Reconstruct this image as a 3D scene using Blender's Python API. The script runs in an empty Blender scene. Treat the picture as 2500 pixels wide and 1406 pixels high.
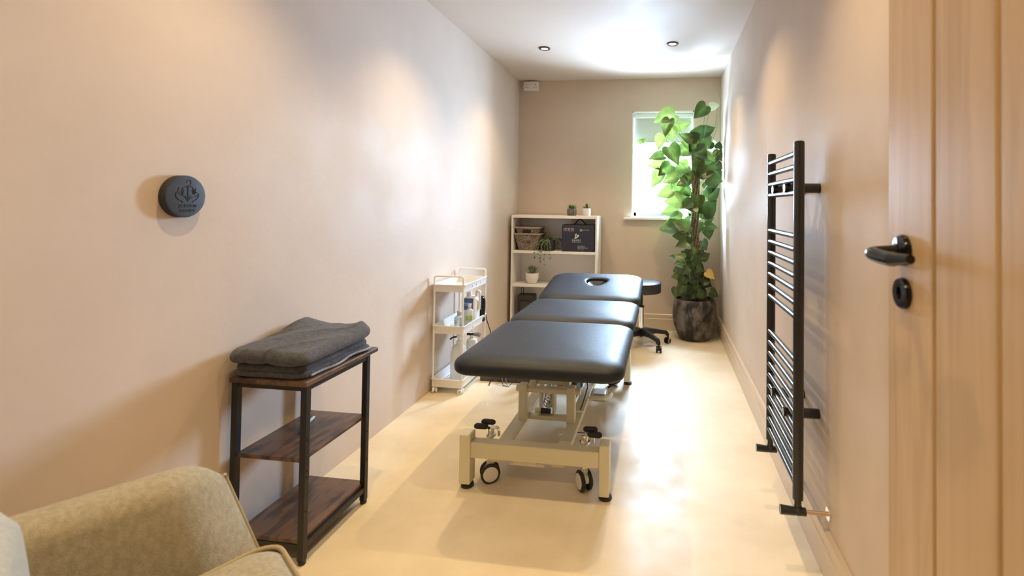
import bpy, bmesh, math, random
from mathutils import Vector, Matrix, noise
C = bpy.context.scene.collection
SC = bpy.context.scene
PI = math.pi
V = Vector

# ------------------------------------------------------------------ camera
XL, XR, D, H = -1.427, .536, 4.69, 2.40      # left wall, right wall, back wall, ceiling
FW = -.14                                    # inner face of the front wall (behind the camera)
EYE = 1.1757
def cam_axes(yaw, pitch, roll):
    f = V((-math.sin(yaw), math.cos(yaw), 0)); r = V((math.cos(yaw), math.sin(yaw), 0)); u = V((0, 0, 1))
    f, u = f*math.cos(pitch)+u*math.sin(pitch), u*math.cos(pitch)-f*math.sin(pitch)
    r, u = r*math.cos(roll)+u*math.sin(roll), u*math.cos(roll)-r*math.sin(roll)
    return r, u, f
cd = bpy.data.cameras.new('camera'); cam = bpy.data.objects.new('camera', cd); C.objects.link(cam)
r_, u_, f_ = cam_axes(.13398, .02027, .0125)
m = Matrix.Identity(4)
for i in range(3):
    m[i][0] = r_[i]; m[i][1] = u_[i]; m[i][2] = -f_[i]
m[2][3] = EYE
cam.matrix_world = m
cd.sensor_fit = 'HORIZONTAL'; cd.sensor_width = 36; cd.lens = 36*1188.6/2500
cd.shift_x = (1250-1457.67)/2500; cd.shift_y = (476.42-703)/2500
cd.clip_start = .02; cd.clip_end = 100
cd.dof.use_dof = True; cd.dof.focus_distance = 2.9; cd.dof.aperture_fstop = 3.2
SC.camera = cam

# ------------------------------------------------------------------ world, exposure
w = bpy.data.worlds.new('world'); SC.world = w; w.use_nodes = True
bg = w.node_tree.nodes['Background']; bg.inputs[0].default_value = (.52, .73, 1.0, 1); bg.inputs[1].default_value = 205
vs = SC.view_settings; vs.view_transform = 'Standard'; vs.look = 'None'; vs.gamma = 1; vs.exposure = 0.0
vs.use_curve_mapping = False
SPOT = 44            # downlight watts
SPOT_COL = (1.0, .735, .38)
# daylight portal filling the window opening
pl = bpy.data.lights.new('window_portal', 'AREA'); pl.shape = 'RECTANGLE'; pl.size = .56; pl.size_y = 1.0
pl.cycles.is_portal = True
po = bpy.data.objects.new('window_portal', pl); C.objects.link(po)
po.location = (-.004, D+.36, 1.57); po.rotation_euler = (-PI/2, 0, 0)

# ------------------------------------------------------------------ materials
def mat(name, col, rough=.5, metal=0, **kw):
    m = bpy.data.materials.new(name); m.use_nodes = True
    b = m.node_tree.nodes['Principled BSDF']
    b.inputs['Base Color'].default_value = (*col, 1); b.inputs['Roughness'].default_value = rough
    b.inputs['Metallic'].default_value = metal
    for k, v in kw.items(): b.inputs[k.replace('_', ' ')].default_value = v
    return m
def nodes(m): return m.node_tree.nodes, m.node_tree.links, m.node_tree.nodes['Principled BSDF']
def ramp(ns, stops):
    r = ns.new('ShaderNodeValToRGB'); e = r.color_ramp.elements
    while len(e) < len(stops): e.new(.5)
    for i, (p, c) in enumerate(stops): e[i].position = p; e[i].color = (*c, 1)
    return r
def noisy(name, c1, c2, scale=4, rough=.5, r2=None, bump=0, bscale=60, detail=6, metal=0, stretch=None, lo=.35, hi=.65, bdist=.002):
    m = mat(name, c1, rough, metal); ns, lk, b = nodes(m)
    tc = ns.new('ShaderNodeTexCoord'); src = tc.outputs['Object']
    if stretch:
        mp = ns.new('ShaderNodeMapping'); mp.inputs['Scale'].default_value = stretch; lk.new(src, mp.inputs[0]); src = mp.outputs[0]
    n = ns.new('ShaderNodeTexNoise'); n.inputs['Scale'].default_value = scale; n.inputs['Detail'].default_value = detail
    n.inputs['Roughness'].default_value = .6
    lk.new(src, n.inputs['Vector'])
    r = ramp(ns, [(lo, c1), (hi, c2)]); lk.new(n.outputs[0], r.inputs[0]); lk.new(r.outputs[0], b.inputs['Base Color'])
    if r2 is not None:
        mr = ns.new('ShaderNodeMapRange'); mr.inputs[1].default_value = .3; mr.inputs[2].default_value = .7
        mr.inputs[3].default_value = rough; mr.inputs[4].default_value = r2
        n3 = ns.new('ShaderNodeTexNoise'); n3.inputs['Scale'].default_value = scale*2.3; n3.inputs['Detail'].default_value = 8
        lk.new(src, n3.inputs['Vector']); lk.new(n3.outputs[0], mr.inputs[0]); lk.new(mr.outputs[0], b.inputs['Roughness'])
    if bump:
        n2 = ns.new('ShaderNodeTexNoise'); n2.inputs['Scale'].default_value = bscale; n2.inputs['Detail'].default_value = 5
        lk.new(src, n2.inputs['Vector'])
        bp = ns.new('ShaderNodeBump'); bp.inputs['Strength'].default_value = bump; bp.inputs['Distance'].default_value = bdist
        lk.new(n2.outputs[0], bp.inputs['Height']); lk.new(bp.outputs[0], b.inputs['Normal'])
    return m
M = {}
M['wall'] = noisy('polished_plaster', (.62, .52, .44), (.68, .575, .49), 1.6, .52, .68, .5, 30, bdist=.0015)
for k in ('wall',): M[k].node_tree.nodes['Principled BSDF'].inputs['Specular IOR Level'].default_value = .24
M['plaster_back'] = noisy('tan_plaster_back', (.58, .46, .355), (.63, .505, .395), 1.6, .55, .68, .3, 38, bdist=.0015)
M['ceiling'] = noisy('ceiling_paint', (.66, .565, .475), (.68, .58, .49), 2, .56, .64, .15, 20)
M['floor'] = noisy('microcement', (.68, .58, .42), (.80, .70, .535), 2.6, .38, .56, .4, 24, bdist=.001)
M['floor'].node_tree.nodes['Principled BSDF'].inputs['Specular IOR Level'].default_value = .36
M['skirting'] = noisy('skirting_paint', (.60, .49, .37), (.62, .51, .385), 3, .32)
M['white'] = mat('white_paint', (.84, .84, .82), .35)
M['reveal'] = mat('reveal_paint', (.82, .80, .76), .5)
M['plastic_white'] = mat('white_plastic', (.88, .87, .86), .3)
M['socket'] = mat('socket_plastic', (.80, .76, .73), .3)
M['shelf_white'] = noisy('white_laminate', (.80, .76, .71), (.83, .79, .745), 5, .38)
M['black_metal'] = mat('black_powder_coat', (.012, .012, .014), .38)
M['rad'] = mat('matt_black_radiator', (.014, .014, .017), .30, 0, Coat_Weight=.25, Coat_Roughness=.2)
M['black_gloss'] = mat('black_handle_metal', (.02, .019, .018), .16, .6)
M['black_plastic'] = mat('black_plastic', (.006, .006, .007), .45)
M['chrome'] = mat('chrome', (.86, .85, .83), .14, 1)
M['copper'] = mat('brass_pipe', (.75, .60, .45), .3, 1)
M['cream'] = noisy('cream_powder_coat', (.72, .68, .50), (.75, .71, .525), 6, .33)
M['cream_rail'] = M['cream']
M['vinyl'] = noisy('black_vinyl', (.007, .011, .019), (.010, .015, .026), 40, .46, .54, .5, 260, bdist=.0006)
M['vinyl_dark'] = noisy('stool_vinyl', (.018, .019, .023), (.026, .027, .032), 40, .36, .44, .4, 260, bdist=.0006)
M['vinyl'].node_tree.nodes['Principled BSDF'].inputs['Specular IOR Level'].default_value = .42
M['tyre'] = mat('rubber', (.02, .02, .02), .55)
M['hubgrey'] = mat('castor_face', (.72, .70, .66), .35)
M['glass'] = None
M['soil'] = noisy('soil', (.03, .02, .015), (.07, .05, .03), 60, .9, None, .8, 60)
M['copperpole'] = noisy('coir_pole', (.045, .025, .015), (.20, .115, .07), 45, .95, None, 1, 120, bdist=.006)
M['pot'] = noisy('glazed_dark_pot', (.011, .010, .009), (.17, .145, .13), 11, .34, .65, .4, 30, detail=12, lo=.44, hi=.64, stretch=(1, 1, .6))
M['ribpot'] = mat('cream_ceramic', (.80, .76, .68), .35)
M['whitepot'] = mat('white_speckled_pot', (.66, .66, .60), .5)
M['darkpot'] = mat('dark_planter', (.02, .022, .025), .5)
M['succ'] = noisy('succulent_green', (.06, .15, .03), (.16, .30, .08), 40, .45)
M['succ2'] = noisy('dark_succulent', (.03, .06, .02), (.13, .20, .08), 50, .45)
M['aloe'] = noisy('aloe_green', (.10, .17, .07), (.20, .30, .15), 30, .45)
M['trail'] = noisy('trailing_leaf', (.028, .048, .016), (.14, .18, .085), 30, .5)
M['stem'] = mat('green_stem', (.24, .32, .10), .5)
M['yellowleaf'] = mat('yellow_leaf', (.60, .38, .08), .5)
M['navy'] = noisy('navy_fabric', (.018, .020, .042), (.024, .026, .052), 60, .7, None, .4, 300, bdist=.0005)
M['print'] = mat('cream_print', (.55, .52, .48), .7)
M['darkprint'] = mat('maroon_print', (.07, .02, .03), .7)
M['speaker'] = noisy('dark_grey_casing', (.02, .018, .017), (.035, .03, .028), 80, .6)
M['grille'] = mat('dark_grille', (.09, .075, .06), .5)
M['matgrey'] = noisy('dark_ribbed_plastic', (.05, .045, .045), (.08, .07, .07), 3, .35, stretch=(40, 1, 1))
M['cushion'] = noisy('cool_grey_wool', (.40, .43, .42), (.46, .49, .475), 120, .95, None, .6, 500)
M['boucle'] = noisy('beige_wool_fabric', (.29, .25, .165), (.38, .33, .23), 90, .95, None, .7, 420, detail=8, stretch=(1, 1, .7))
M['boucle_lit'] = noisy('window_lit_wool_fabric', (.36, .355, .31), (.44, .43, .38), 110, .95, None, .6, 450)  # paler, cooler copy of the chair fabric; window light put into its colour
M['piping'] = mat('piping_fabric', (.36, .29, .17), .9)
M['towel'] = noisy('dark_grey_fleece', (.048, .050, .061), (.095, .096, .112), 75, .95, None, 1, 330, bdist=.004, detail=8)
M['towel'].node_tree.nodes['Principled BSDF'].inputs['Sheen Weight'].default_value = .15
M['stitch'] = mat('grey_stitching', (.30, .32, .38), .9)
M['relief'] = mat('black_relief', (.004, .004, .005), .6)
M['plaque'] = noisy('matt_black_plaque', (.020, .022, .027), (.034, .036, .042), 18, .6, None, .3, 40)
M['label_blue'] = mat('blue_label', (.07, .14, .36), .45)
M['label_green'] = mat('green_label', (.35, .50, .08), .45)
M['label_white'] = mat('white_label', (.75, .82, .85), .45)
M['ink'] = mat('dark_ink', (.03, .04, .06), .5)
M['bottle_blue'] = mat('pale_blue_liquid', (.45, .68, .80), .15)
M['hdpe'] = mat('translucent_white_plastic', (.80, .81, .80), .35, Subsurface_Weight=.25, Subsurface_Radius=(.05, .05, .05))
M['clear'] = mat('clear_plastic', (.80, .80, .78), .15, Alpha=.55)
M['knobgrey'] = mat('grey_knob', (.20, .23, .26), .35)
M['silver'] = mat('brushed_silver', (.60, .60, .60), .3, .8)
M['pen_white'] = mat('pale_mint_plastic', (.70, .78, .74), .3)
M['pen_blue'] = mat('dark_blue_grip', (.03, .06, .14), .2)
M['blind'] = mat('roller_blind_fabric', (.52, .52, .46), .8)
M['soft_dark'] = mat('soft_black', (.01, .01, .01), .8)

def wicker():
    m = mat('grey_wicker', (.2, .15, .11), .8); ns, lk, b = nodes(m)
    tc = ns.new('ShaderNodeTexCoord'); mp = ns.new('ShaderNodeMapping'); lk.new(tc.outputs['Object'], mp.inputs[0])
    mp.inputs['Scale'].default_value = (1, 1, 1)
    wv = ns.new('ShaderNodeTexVoronoi'); wv.inputs['Scale'].default_value = 120; lk.new(mp.outputs[0], wv.inputs['Vector'])
    r = ramp(ns, [(.2, (.42, .34, .27)), (.75, (.10, .07, .05))]); lk.new(wv.outputs[0], r.inputs[0]); lk.new(r.outputs[0], b.inputs['Base Color'])
    w2 = ns.new('ShaderNodeTexWave'); w2.bands_direction = 'Z'; w2.inputs['Scale'].default_value = 45; w2.inputs['Distortion'].default_value = 3
    lk.new(mp.outputs[0], w2.inputs['Vector'])
    bp = ns.new('ShaderNodeBump'); bp.inputs['Strength'].default_value = .8; bp.inputs['Distance'].default_value = .004
    lk.new(w2.outputs[0], bp.inputs['Height']); lk.new(bp.outputs[0], b.inputs['Normal'])
    return m
M['wicker'] = wicker(); M['wicker_rim'] = noisy('wicker_rim', (.20, .15, .11), (.42, .34, .27), 90, .8)
def geo_pot():
    m = mat('patterned_grey_pot', (.2, .2, .2), .6); ns, lk, b = nodes(m)
    tc = ns.new('ShaderNodeTexCoord'); v = ns.new('ShaderNodeTexVoronoi'); v.inputs['Scale'].default_value = 160
    v.inputs['Randomness'].default_value = .2; lk.new(tc.outputs['Object'], v.inputs['Vector'])
    r = ramp(ns, [(.25, (.42, .38, .33)), (.55, (.05, .045, .04))]); lk.new(v.outputs[0], r.inputs[0]); lk.new(r.outputs[0], b.inputs['Base Color'])
    return m
M['geopot'] = geo_pot()
def wood_oak():
    m = mat('oak_veneer', (.5, .33, .2), .45); ns, lk, b = nodes(m)
    tc = ns.new('ShaderNodeTexCoord'); mp = ns.new('ShaderNodeMapping'); mp.inputs['Scale'].default_value = (14, 14, .9); lk.new(tc.outputs['Object'], mp.inputs[0])
    n = ns.new('ShaderNodeTexNoise'); n.inputs['Scale'].default_value = 2.2; n.inputs['Detail'].default_value = 9; n.inputs['Distortion'].default_value = .8
    lk.new(mp.outputs[0], n.inputs['Vector'])
    r = ramp(ns, [(.25, (.48, .325, .175)), (.5, (.58, .41, .235)), (.75, (.64, .465, .285))]); lk.new(n.outputs[0], r.inputs[0]); lk.new(r.outputs[0], b.inputs['Base Color'])
    return m
M['oak'] = wood_oak()
def wood_rustic():
    m = mat('rustic_brown_board', (.1, .05, .03), .36); ns, lk, b = nodes(m)
    tc = ns.new('ShaderNodeTexCoord'); mp = ns.new('ShaderNodeMapping'); mp.inputs['Scale'].default_value = (14, 2.2, 14); lk.new(tc.outputs['Object'], mp.inputs[0])
    n = ns.new('ShaderNodeTexNoise'); n.inputs['Scale'].default_value = 2.5; n.inputs['Detail'].default_value = 10; n.inputs['Distortion'].default_value = .6
    lk.new(mp.outputs[0], n.inputs['Vector'])
    n2 = ns.new('ShaderNodeTexNoise'); n2.inputs['Scale'].default_value = 9; n2.inputs['Detail'].default_value = 3; lk.new(tc.outputs['Object'], n2.inputs['Vector'])
    mx = ns.new('ShaderNodeMath'); mx.operation = 'ADD'; lk.new(n.outputs[0], mx.inputs[0])
    m2 = ns.new('ShaderNodeMath'); m2.operation = 'MULTIPLY'; m2.inputs[1].default_value = .9; lk.new(n2.outputs[0], m2.inputs[0]); lk.new(m2.outputs[0], mx.inputs[1])
    r = ramp(ns, [(.62, (.030, .020, .016)), (.90, (.075, .046, .033)), (1.0, (.15, .085, .05))]); lk.new(mx.outputs[0], r.inputs[0]); lk.new(r.outputs[0], b.inputs['Base Color'])
    return m
M['rustic'] = wood_rustic()
def leafmat():
    m = bpy.data.materials.new('pothos_leaf'); m.use_nodes = True; ns = m.node_tree.nodes; lk = m.node_tree.links
    b = ns['Principled BSDF']; out = ns['Material Output']
    at = ns.new('ShaderNodeAttribute'); at.attribute_name = 'tone'; at.attribute_type = 'GEOMETRY'
    tc = ns.new('ShaderNodeTexCoord'); n = ns.new('ShaderNodeTexNoise'); n.inputs['Scale'].default_value = 22; lk.new(tc.outputs['Object'], n.inputs['Vector'])
    ad = ns.new('ShaderNodeMath'); ad.operation = 'MULTIPLY_ADD'; ad.inputs[1].default_value = .35; lk.new(n.outputs[0], ad.inputs[0]); lk.new(at.outputs['Fac'], ad.inputs[2])
    r = ramp(ns, [(.1, (.016, .036, .010)), (.55, (.048, .085, .020)), (.95, (.20, .26, .07)), (1.0, (.50, .56, .34))]); lk.new(ad.outputs[0], r.inputs[0])
    lk.new(r.outputs[0], b.inputs['Base Color']); b.inputs['Roughness'].default_value = .33
    tr = ns.new('ShaderNodeBsdfTranslucent'); mc = ns.new('ShaderNodeMixRGB'); mc.blend_type = 'MULTIPLY'; mc.inputs[0].default_value = 0
    br = ns.new('ShaderNodeHueSaturation'); br.inputs['Value'].default_value = .9; br.inputs['Saturation'].default_value = 1.1; lk.new(r.outputs[0], br.inputs['Color'])
    lk.new(br.outputs[0], tr.inputs[0])
    mx = ns.new('ShaderNodeMixShader'); mx.inputs[0].default_value = .26
    lk.new(b.outputs[0], mx.inputs[1]); lk.new(tr.outputs[0], mx.inputs[2]); lk.new(mx.outputs[0], out.inputs[0])
    return m
M['leaf'] = leafmat()
def glassmat():
    m = bpy.data.materials.new('window_glass'); m.use_nodes = True; ns = m.node_tree.nodes; lk = m.node_tree.links
    ns.remove(ns['Principled BSDF']); t = ns.new('ShaderNodeBsdfTransparent'); g = ns.new('ShaderNodeBsdfGlossy'); g.inputs['Roughness'].default_value = .02
    mx = ns.new('ShaderNodeMixShader'); mx.inputs[0].default_value = .06
    lk.new(t.outputs[0], mx.inputs[1]); lk.new(g.outputs[0], mx.inputs[2]); lk.new(mx.outputs[0], ns['Material Output'].inputs[0]); return m
M['glass'] = glassmat()
def emis(name, col, s):
    m = mat(name, col, .4); b = m.node_tree.nodes['Principled BSDF']; b.inputs['Emission Color'].default_value = (*col, 1); b.inputs['Emission Strength'].default_value = s; return m
M['led'] = emis('lamp_lens', (1, .9, .78), 6)
M['trim_dark'] = mat('dark_bronze_trim', (.10, .085, .08), .3, .6)

# ------------------------------------------------------------------ mesh helpers
ORG = {}
def org(o):
    return ORG.get(o.name, V((0, 0, 0))) if o else V((0, 0, 0))
def obj(name, bm, m, parent=None, smooth=True, bevel=0, seg=2, origin=None, sub=0):
    me = bpy.data.meshes.new(name)
    if bm.faces: bmesh.ops.recalc_face_normals(bm, faces=bm.faces[:])
    off = org(parent) if parent else (V(origin) if origin else V((0, 0, 0)))
    if off.length: bmesh.ops.translate(bm, verts=bm.verts[:], vec=-off)
    bm.to_mesh(me); bm.free()
    o = bpy.data.objects.new(name, me); C.objects.link(o)
    for mm in (m if isinstance(m, list) else [m]): me.materials.append(mm)
    if parent: o.parent = parent
    else: o.location = off
    ORG[o.name] = off
    if smooth:
        for p in me.polygons: p.use_smooth = True
        md = o.modifiers.new('es', 'EDGE_SPLIT') if False else None
        try: me.set_sharp_from_angle(angle=math.radians(38))
        except Exception: pass
    if bevel:
        md = o.modifiers.new('bevel', 'BEVEL'); md.width = bevel; md.segments = seg; md.limit_method = 'ANGLE'; md.angle_limit = math.radians(40)
    if sub:
        md = o.modifiers.new('sub', 'SUBSURF'); md.levels = sub; md.render_levels = sub
    return o
def tag(o, label, cat, group=None):
    o['label'] = label; o['category'] = cat
    if group: o['group'] = group
    return o
def thing(name, label, cat, loc=(0, 0, 0), rotz=0, group=None):
    o = bpy.data.objects.new(name, None); C.objects.link(o); o.empty_display_size = .05
    o.location = loc; o.rotation_euler = (0, 0, rotz); tag(o, label, cat, group)
    ORG[o.name] = V(loc) if not rotz else V((0, 0, 0))
    return o
def struct(name, bm, m, parent=None, **k):
    o = obj(name, bm, m, parent, **k)
    if not parent: o['kind'] = 'structure'
    return o
def B(): return bmesh.new()
def box(bm, x0, x1, y0, y1, z0, z1, mi=0):
    vs = [bm.verts.new((x, y, z)) for x in (x0, x1) for y in (y0, y1) for z in (z0, z1)]
    for f in ((0, 1, 3, 2), (4, 6, 7, 5), (0, 4, 5, 1), (2, 3, 7, 6), (0, 2, 6, 4), (1, 5, 7, 3)):
        fc = bm.faces.new([vs[i] for i in f]); fc.material_index = mi
    return bm
def obox(bm, mtx, sx, sy, sz):
    vs = [bm.verts.new(mtx @ V((x*sx/2, y*sy/2, z*sz/2))) for x in (-1, 1) for y in (-1, 1) for z in (-1, 1)]
    for f in ((0, 1, 3, 2), (4, 6, 7, 5), (0, 4, 5, 1), (2, 3, 7, 6), (0, 2, 6, 4), (1, 5, 7, 3)): bm.faces.new([vs[i] for i in f])
    return bm
def loft(bm, rings, cap=True, closed=False, mi=0):
    R = [[bm.verts.new(p) for p in r] for r in rings]; n = len(R[0])
    pairs = list(zip(R, R[1:])) + ([(R[-1], R[0])] if closed else [])
    for a, b in pairs:
        for i in range(n):
            try: f = bm.faces.new((a[i], a[(i+1) % n], b[(i+1) % n], b[i])); f.material_index = mi
            except ValueError: pass
    if cap and not closed:
        for r in (R[0], R[-1]):
            try: f = bm.faces.new(r); f.material_index = mi
            except ValueError: pass
    return bm
def frames(pts):
    pts = [V(p) for p in pts]; T = []
    for i in range(len(pts)):
        a = pts[max(0, i-1)]; b = pts[min(len(pts)-1, i+1)]; T.append((b-a).normalized())
    up = V((0, 0, 1)) if abs(T[0].z) < .9 else V((1, 0, 0))
    N = [(up - T[0]*up.dot(T[0])).normalized()]
    for t in T[1:]:
        n = N[-1] - t*N[-1].dot(t); N.append(n.normalized())
    return pts, T, N
def tube(bm, pts, r, n=10, closed=False, flat=1.0, mi=0):
    pts, T, N = frames(pts); rings = []
    for i, p in enumerate(pts):
        rr = r[i] if isinstance(r, (list, tuple)) else r
        b = T[i].cross(N[i])
        rings.append([p + (N[i]*math.cos(2*PI*k/n)*flat + b*math.sin(2*PI*k/n))*rr for k in range(n)])
    return loft(bm, rings, cap=not closed, closed=closed, mi=mi)
def sqtube(bm, a, b, w, h, up=(0, 0, 1), mi=0):
    a, b = V(a), V(b); t = (b-a).normalized(); u = V(up); u = (u - t*u.dot(t)).normalized(); s = t.cross(u)
    return loft(bm, [[p + s*x*w/2 + u*y*h/2 for x, y in ((-1, -1), (1, -1), (1, 1), (-1, 1))] for p in (a, b)], mi=mi)
def cyl(bm, a, b, r, n=24, r2=None, mi=0): return tube(bm, [a, b], [r, r2 if r2 is not None else r], n, mi=mi)
def lathe(bm, prof, c, n=32, mi=0):
    c = V(c); rings = []
    for r, z in prof: rings.append([c + V((max(r, 1e-4)*math.cos(2*PI*k/n), max(r, 1e-4)*math.sin(2*PI*k/n), z)) for k in range(n)])
    return loft(bm, rings, mi=mi)
def arc(p, q, c, n=6):  # arc of a fillet from p to q with control c (quadratic)
    p, q, c = V(p), V(q), V(c); return [p*(1-t)**2 + c*2*t*(1-t) + q*t*t for t in [i/n for i in range(n+1)]]
def fillet(pts, r, n=5, closed=False):
    pts = [V(p) for p in pts]; out = []
    for i, p in enumerate(pts):
        if not closed and i in (0, len(pts)-1): out.append(p); continue
        a = pts[i-1]; b = pts[(i+1) % len(pts)]; d1 = (a-p); d2 = (b-p); rr = min(r, d1.length*.49, d2.length*.49)
        out += arc(p+d1.normalized()*rr, p+d2.normalized()*rr, p, n)
    return out
def rrect(hw, hl, r, n=8, per=8):
    pts = []; r = min(r, hw*.98, hl*.98)
    for cx, cy, a0 in ((hw-r, hl-r, 0), (-(hw-r), hl-r, PI/2), (-(hw-r), -(hl-r), PI), (hw-r, -(hl-r), 1.5*PI)):
        for k in range(n+1): a = a0+PI/2*k/n; pts.append((cx+r*math.cos(a), cy+r*math.sin(a)))
    out = []
    for i, p in enumerate(pts):
        q = pts[(i+1) % len(pts)]; out.append(p)
        if math.dist(p, q) > r*.5:
            for k in range(1, per): out.append((p[0]+(q[0]-p[0])*k/per, p[1]+(q[1]-p[1])*k/per))
    return out
def slab(bm, hw, hl, prof, corner, inner=8, crown=0, fn=None, per=8, bottom_fn=None, nseg=8):
    """closed cushion: prof is a list of (inset, z) from the bottom edge up to the top edge, local coordinates round 0,0"""
    base = rrect(hw, hl, corner, nseg, per); rings = []
    def ring(inset, z, sc=None):
        out = []
        for x, y in base:
            if sc is None:
                fx = (hw-inset)/hw; fy = (hl-inset)/hl; out.append(V((x*fx, y*fy, z)))
            else:
                i0 = prof[-1][0] if z > 0 else prof[0][0]; fx = (hw-i0)/hw; fy = (hl-i0)/hl
                out.append(V((x*fx*sc, y*fy*sc, z)))
        return out
    z0 = prof[0][1]; z1 = prof[-1][1]; i0 = prof[0][0]; i1 = prof[-1][0]
    def ins(i, s): fx = (hw-i)/hw*s; fy = (hl-i)/hl*s; return fx, fy
    for s in (.02, .5): fx, fy = ins(i0, s); rings.append([V((x*fx, y*fy, z0)) for x, y in base])
    for i, z in prof: rings.append(ring(i, z))
    for k in range(1, inner+1):
        s = 1-k/inner; s = max(s, .015); fx, fy = ins(i1, s); rings.append([V((x*fx, y*fy, z1+crown*(1-s*s))) for x, y in base])
    if fn: rings = [[fn(p) for p in r] for r in rings]
    return loft(bm, rings)
def ellprof(z0, z1, inset_top, zmid=None, inset_bot=.02, n=7):
    """rounded edge profile: small radius below, long elliptical shoulder above"""
    zm = z0 + (z1-z0)*.42 if zmid is None else zmid; p = []
    for k in range(5): a = PI/2*k/4; p.append((inset_bot*(1-math.sin(a)), z0+(1-math.cos(a))*(zm-z0)*.6))
    for k in range(n+1): a = PI/2*k/n; p.append((inset_top*(1-math.cos(a)), zm+(z1-zm)*math.sin(a)))
    return p
def text(body, size, mtx, m, name, parent, depth=.0003, align='CENTER', sx=1.0, bold=0):
    cu = bpy.data.curves.new('t', 'FONT'); cu.body = body; cu.size = size; cu.extrude = depth; cu.offset = bold; cu.align_x = align; cu.align_y = 'CENTER'
    ob = bpy.data.objects.new('t', cu); C.objects.link(ob)
    bpy.context.view_layer.update()
    me = bpy.data.meshes.new_from_object(ob.evaluated_get(bpy.context.evaluated_depsgraph_get()))
    bpy.data.objects.remove(ob); bpy.data.curves.remove(cu)
    me.transform(Matrix.Diagonal((sx, 1, 1, 1)))
    mm = mtx.copy(); mm.translation -= org(parent); me.transform(mm)
    me.materials.clear(); me.materials.append(m)
    o = bpy.data.objects.new(name, me); C.objects.link(o); o.parent = parent; ORG[o.name] = org(parent)
    return o
def basis(o, x, y):
    x = V(x).normalized(); y = V(y).normalized(); z = x.cross(y); m = Matrix.Identity(4)
    for i in range(3): m[i][0] = x[i]; m[i][1] = y[i]; m[i][2] = z[i]; m[i][3] = o[i]
    return m
def copy_tree(o, parent=None):
    c = o.copy(); C.objects.link(c)
    ORG[c.name] = org(o)
    if parent: c.parent = parent
    for ch in list(o.children): copy_tree(ch, c)
    return c

# ------------------------------------------------------------------ the room
T = .30
HB = -1.75      # back of the hallway behind the doorway
struct('floor', box(B(), XL-T, XR+T, HB-.1, D+.4, -.1, 0), M['floor'], smooth=False)
struct('ceiling', box(B(), XL-T, XR+T, HB-.1, D+.4, H, H+.1), M['ceiling'], smooth=False)
struct('wall_left', box(B(), XL-T, XL, HB-.1, D+.35, 0, H), M['wall'], smooth=False)
struct('wall_right', box(B(), XR, XR+T, HB-.1, D+.35, 0, H), M['wall'], smooth=False)
WX0, WX1, WZ0, WZ1 = -.298, .290, 1.064, 2.084
b = B(); box(b, XL, WX0, D, D+.35, 0, H); box(b, WX1, XR, D, D+.35, 0, H); box(b, WX0, WX1, D, D+.35, 0, WZ0); box(b, WX0, WX1, D, D+.35, WZ1, H)
struct('wall_back', b, M['plaster_back'], smooth=False)
DX0, DX1, DH = -.40, .46, 2.05
b = B(); box(b, XL, DX0, FW-.12, FW, 0, H); box(b, DX1, XR, FW-.12, FW, 0, H); box(b, DX0, DX1, FW-.12, FW, DH, H)
struct('wall_front', b, M['wall'], smooth=False)
struct('wall_hallway', box(B(), XL, XR, HB-.1, HB, 0, H), M['wall'], smooth=False)
b = B(); box(b, DX0-.07, DX0, FW, FW+.015, 0, DH+.07); box(b, DX0, DX1+.04, FW, FW+.015, DH, DH+.07)
struct('trim_1', b, M['oak'], smooth=False)
def skirting(name, p0, p1, nrm, h=.15):
    p0, p1, n = V(p0), V(p1), V(nrm); prof = [(0, 0), (.018, 0), (.018, h-.045), (.0155, h-.042), (.0155, h-.006), (.010, h), (0, h)]
    b = B(); loft(b, [[p + n*x + V((0, 0, z)) for x, z in prof] for p in (p0, p1)]); return struct(name, b, M['skirting'], smooth=False)
skirting('baseboard_back', (XL, D, 0), (XR, D, 0), (0, -1, 0))
skirting('baseboard_right', (XR, FW, 0), (XR, D-.02, 0), (-1, 0, 0))
# window: white lining, frame, pane, sill
b = B(); t = .012
box(b, WX0, WX0+t, D-.001, D+.16, WZ0, WZ1); box(b, WX1-t, WX1, D-.001, D+.16, WZ0, WZ1); box(b, WX0, WX1, D-.001, D+.16, WZ1-t, WZ1)
win = struct('window_1', b, M['reveal'], smooth=False)
b = B(); x0, x1, z0, z1 = WX0+.012, WX1-.012, WZ0+.006, WZ1-.012
for (a, c, e, f) in ((x0, x0+.028, z0, z1), (x1-.028, x1, z0, z1), (x0, x1, z0, z0+.04), (x0, x1, z1-.04, z1)): box(b, a, c, D+.16, D+.23, e, f)
obj('window_frame', b, M['white'], win, smooth=False, bevel=.004)
obj('pane', box(B(), x0+.028, x1-.028, D+.19, D+.194, z0+.04, z1-.04), M['glass'], win, smooth=False)
b = B(); box(b, -.368, .362, D-.052, D+.001, WZ0-.022, WZ0); box(b, WX0, WX1, D, D+.16, WZ0-.022, WZ0)
obj('window_sill', b, M['white'], win, smooth=False, bevel=.004)
b = B(); tube(b, [(-.02, D+.155, 1.10), (.06, D+.14, 1.10)], .007, 8); obj('window_handle', b, M['white'], win)
# roller blind
rb = thing('roller_blind', 'pale grey roller blind pulled a quarter way down the small window', 'blind', (0, D+.08, 2.03))
b = B(); box(b, x0+.002, x1-.002, D+.05, D+.11, 2.030, 2.071); obj('cassette', b, M['white'], rb, bevel=.008)
b = B(); box(b, x0+.008, x1-.008, D+.078, D+.0796, 1.80, 2.032); obj('blind_fabric', b, M['blind'], rb, smooth=False)
b = B(); cyl(b, (x0+.008, D+.079, 1.797), (x1-.008, D+.079, 1.797), .007, 10); obj('bottom_bar', b, M['blind'], rb)

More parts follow.
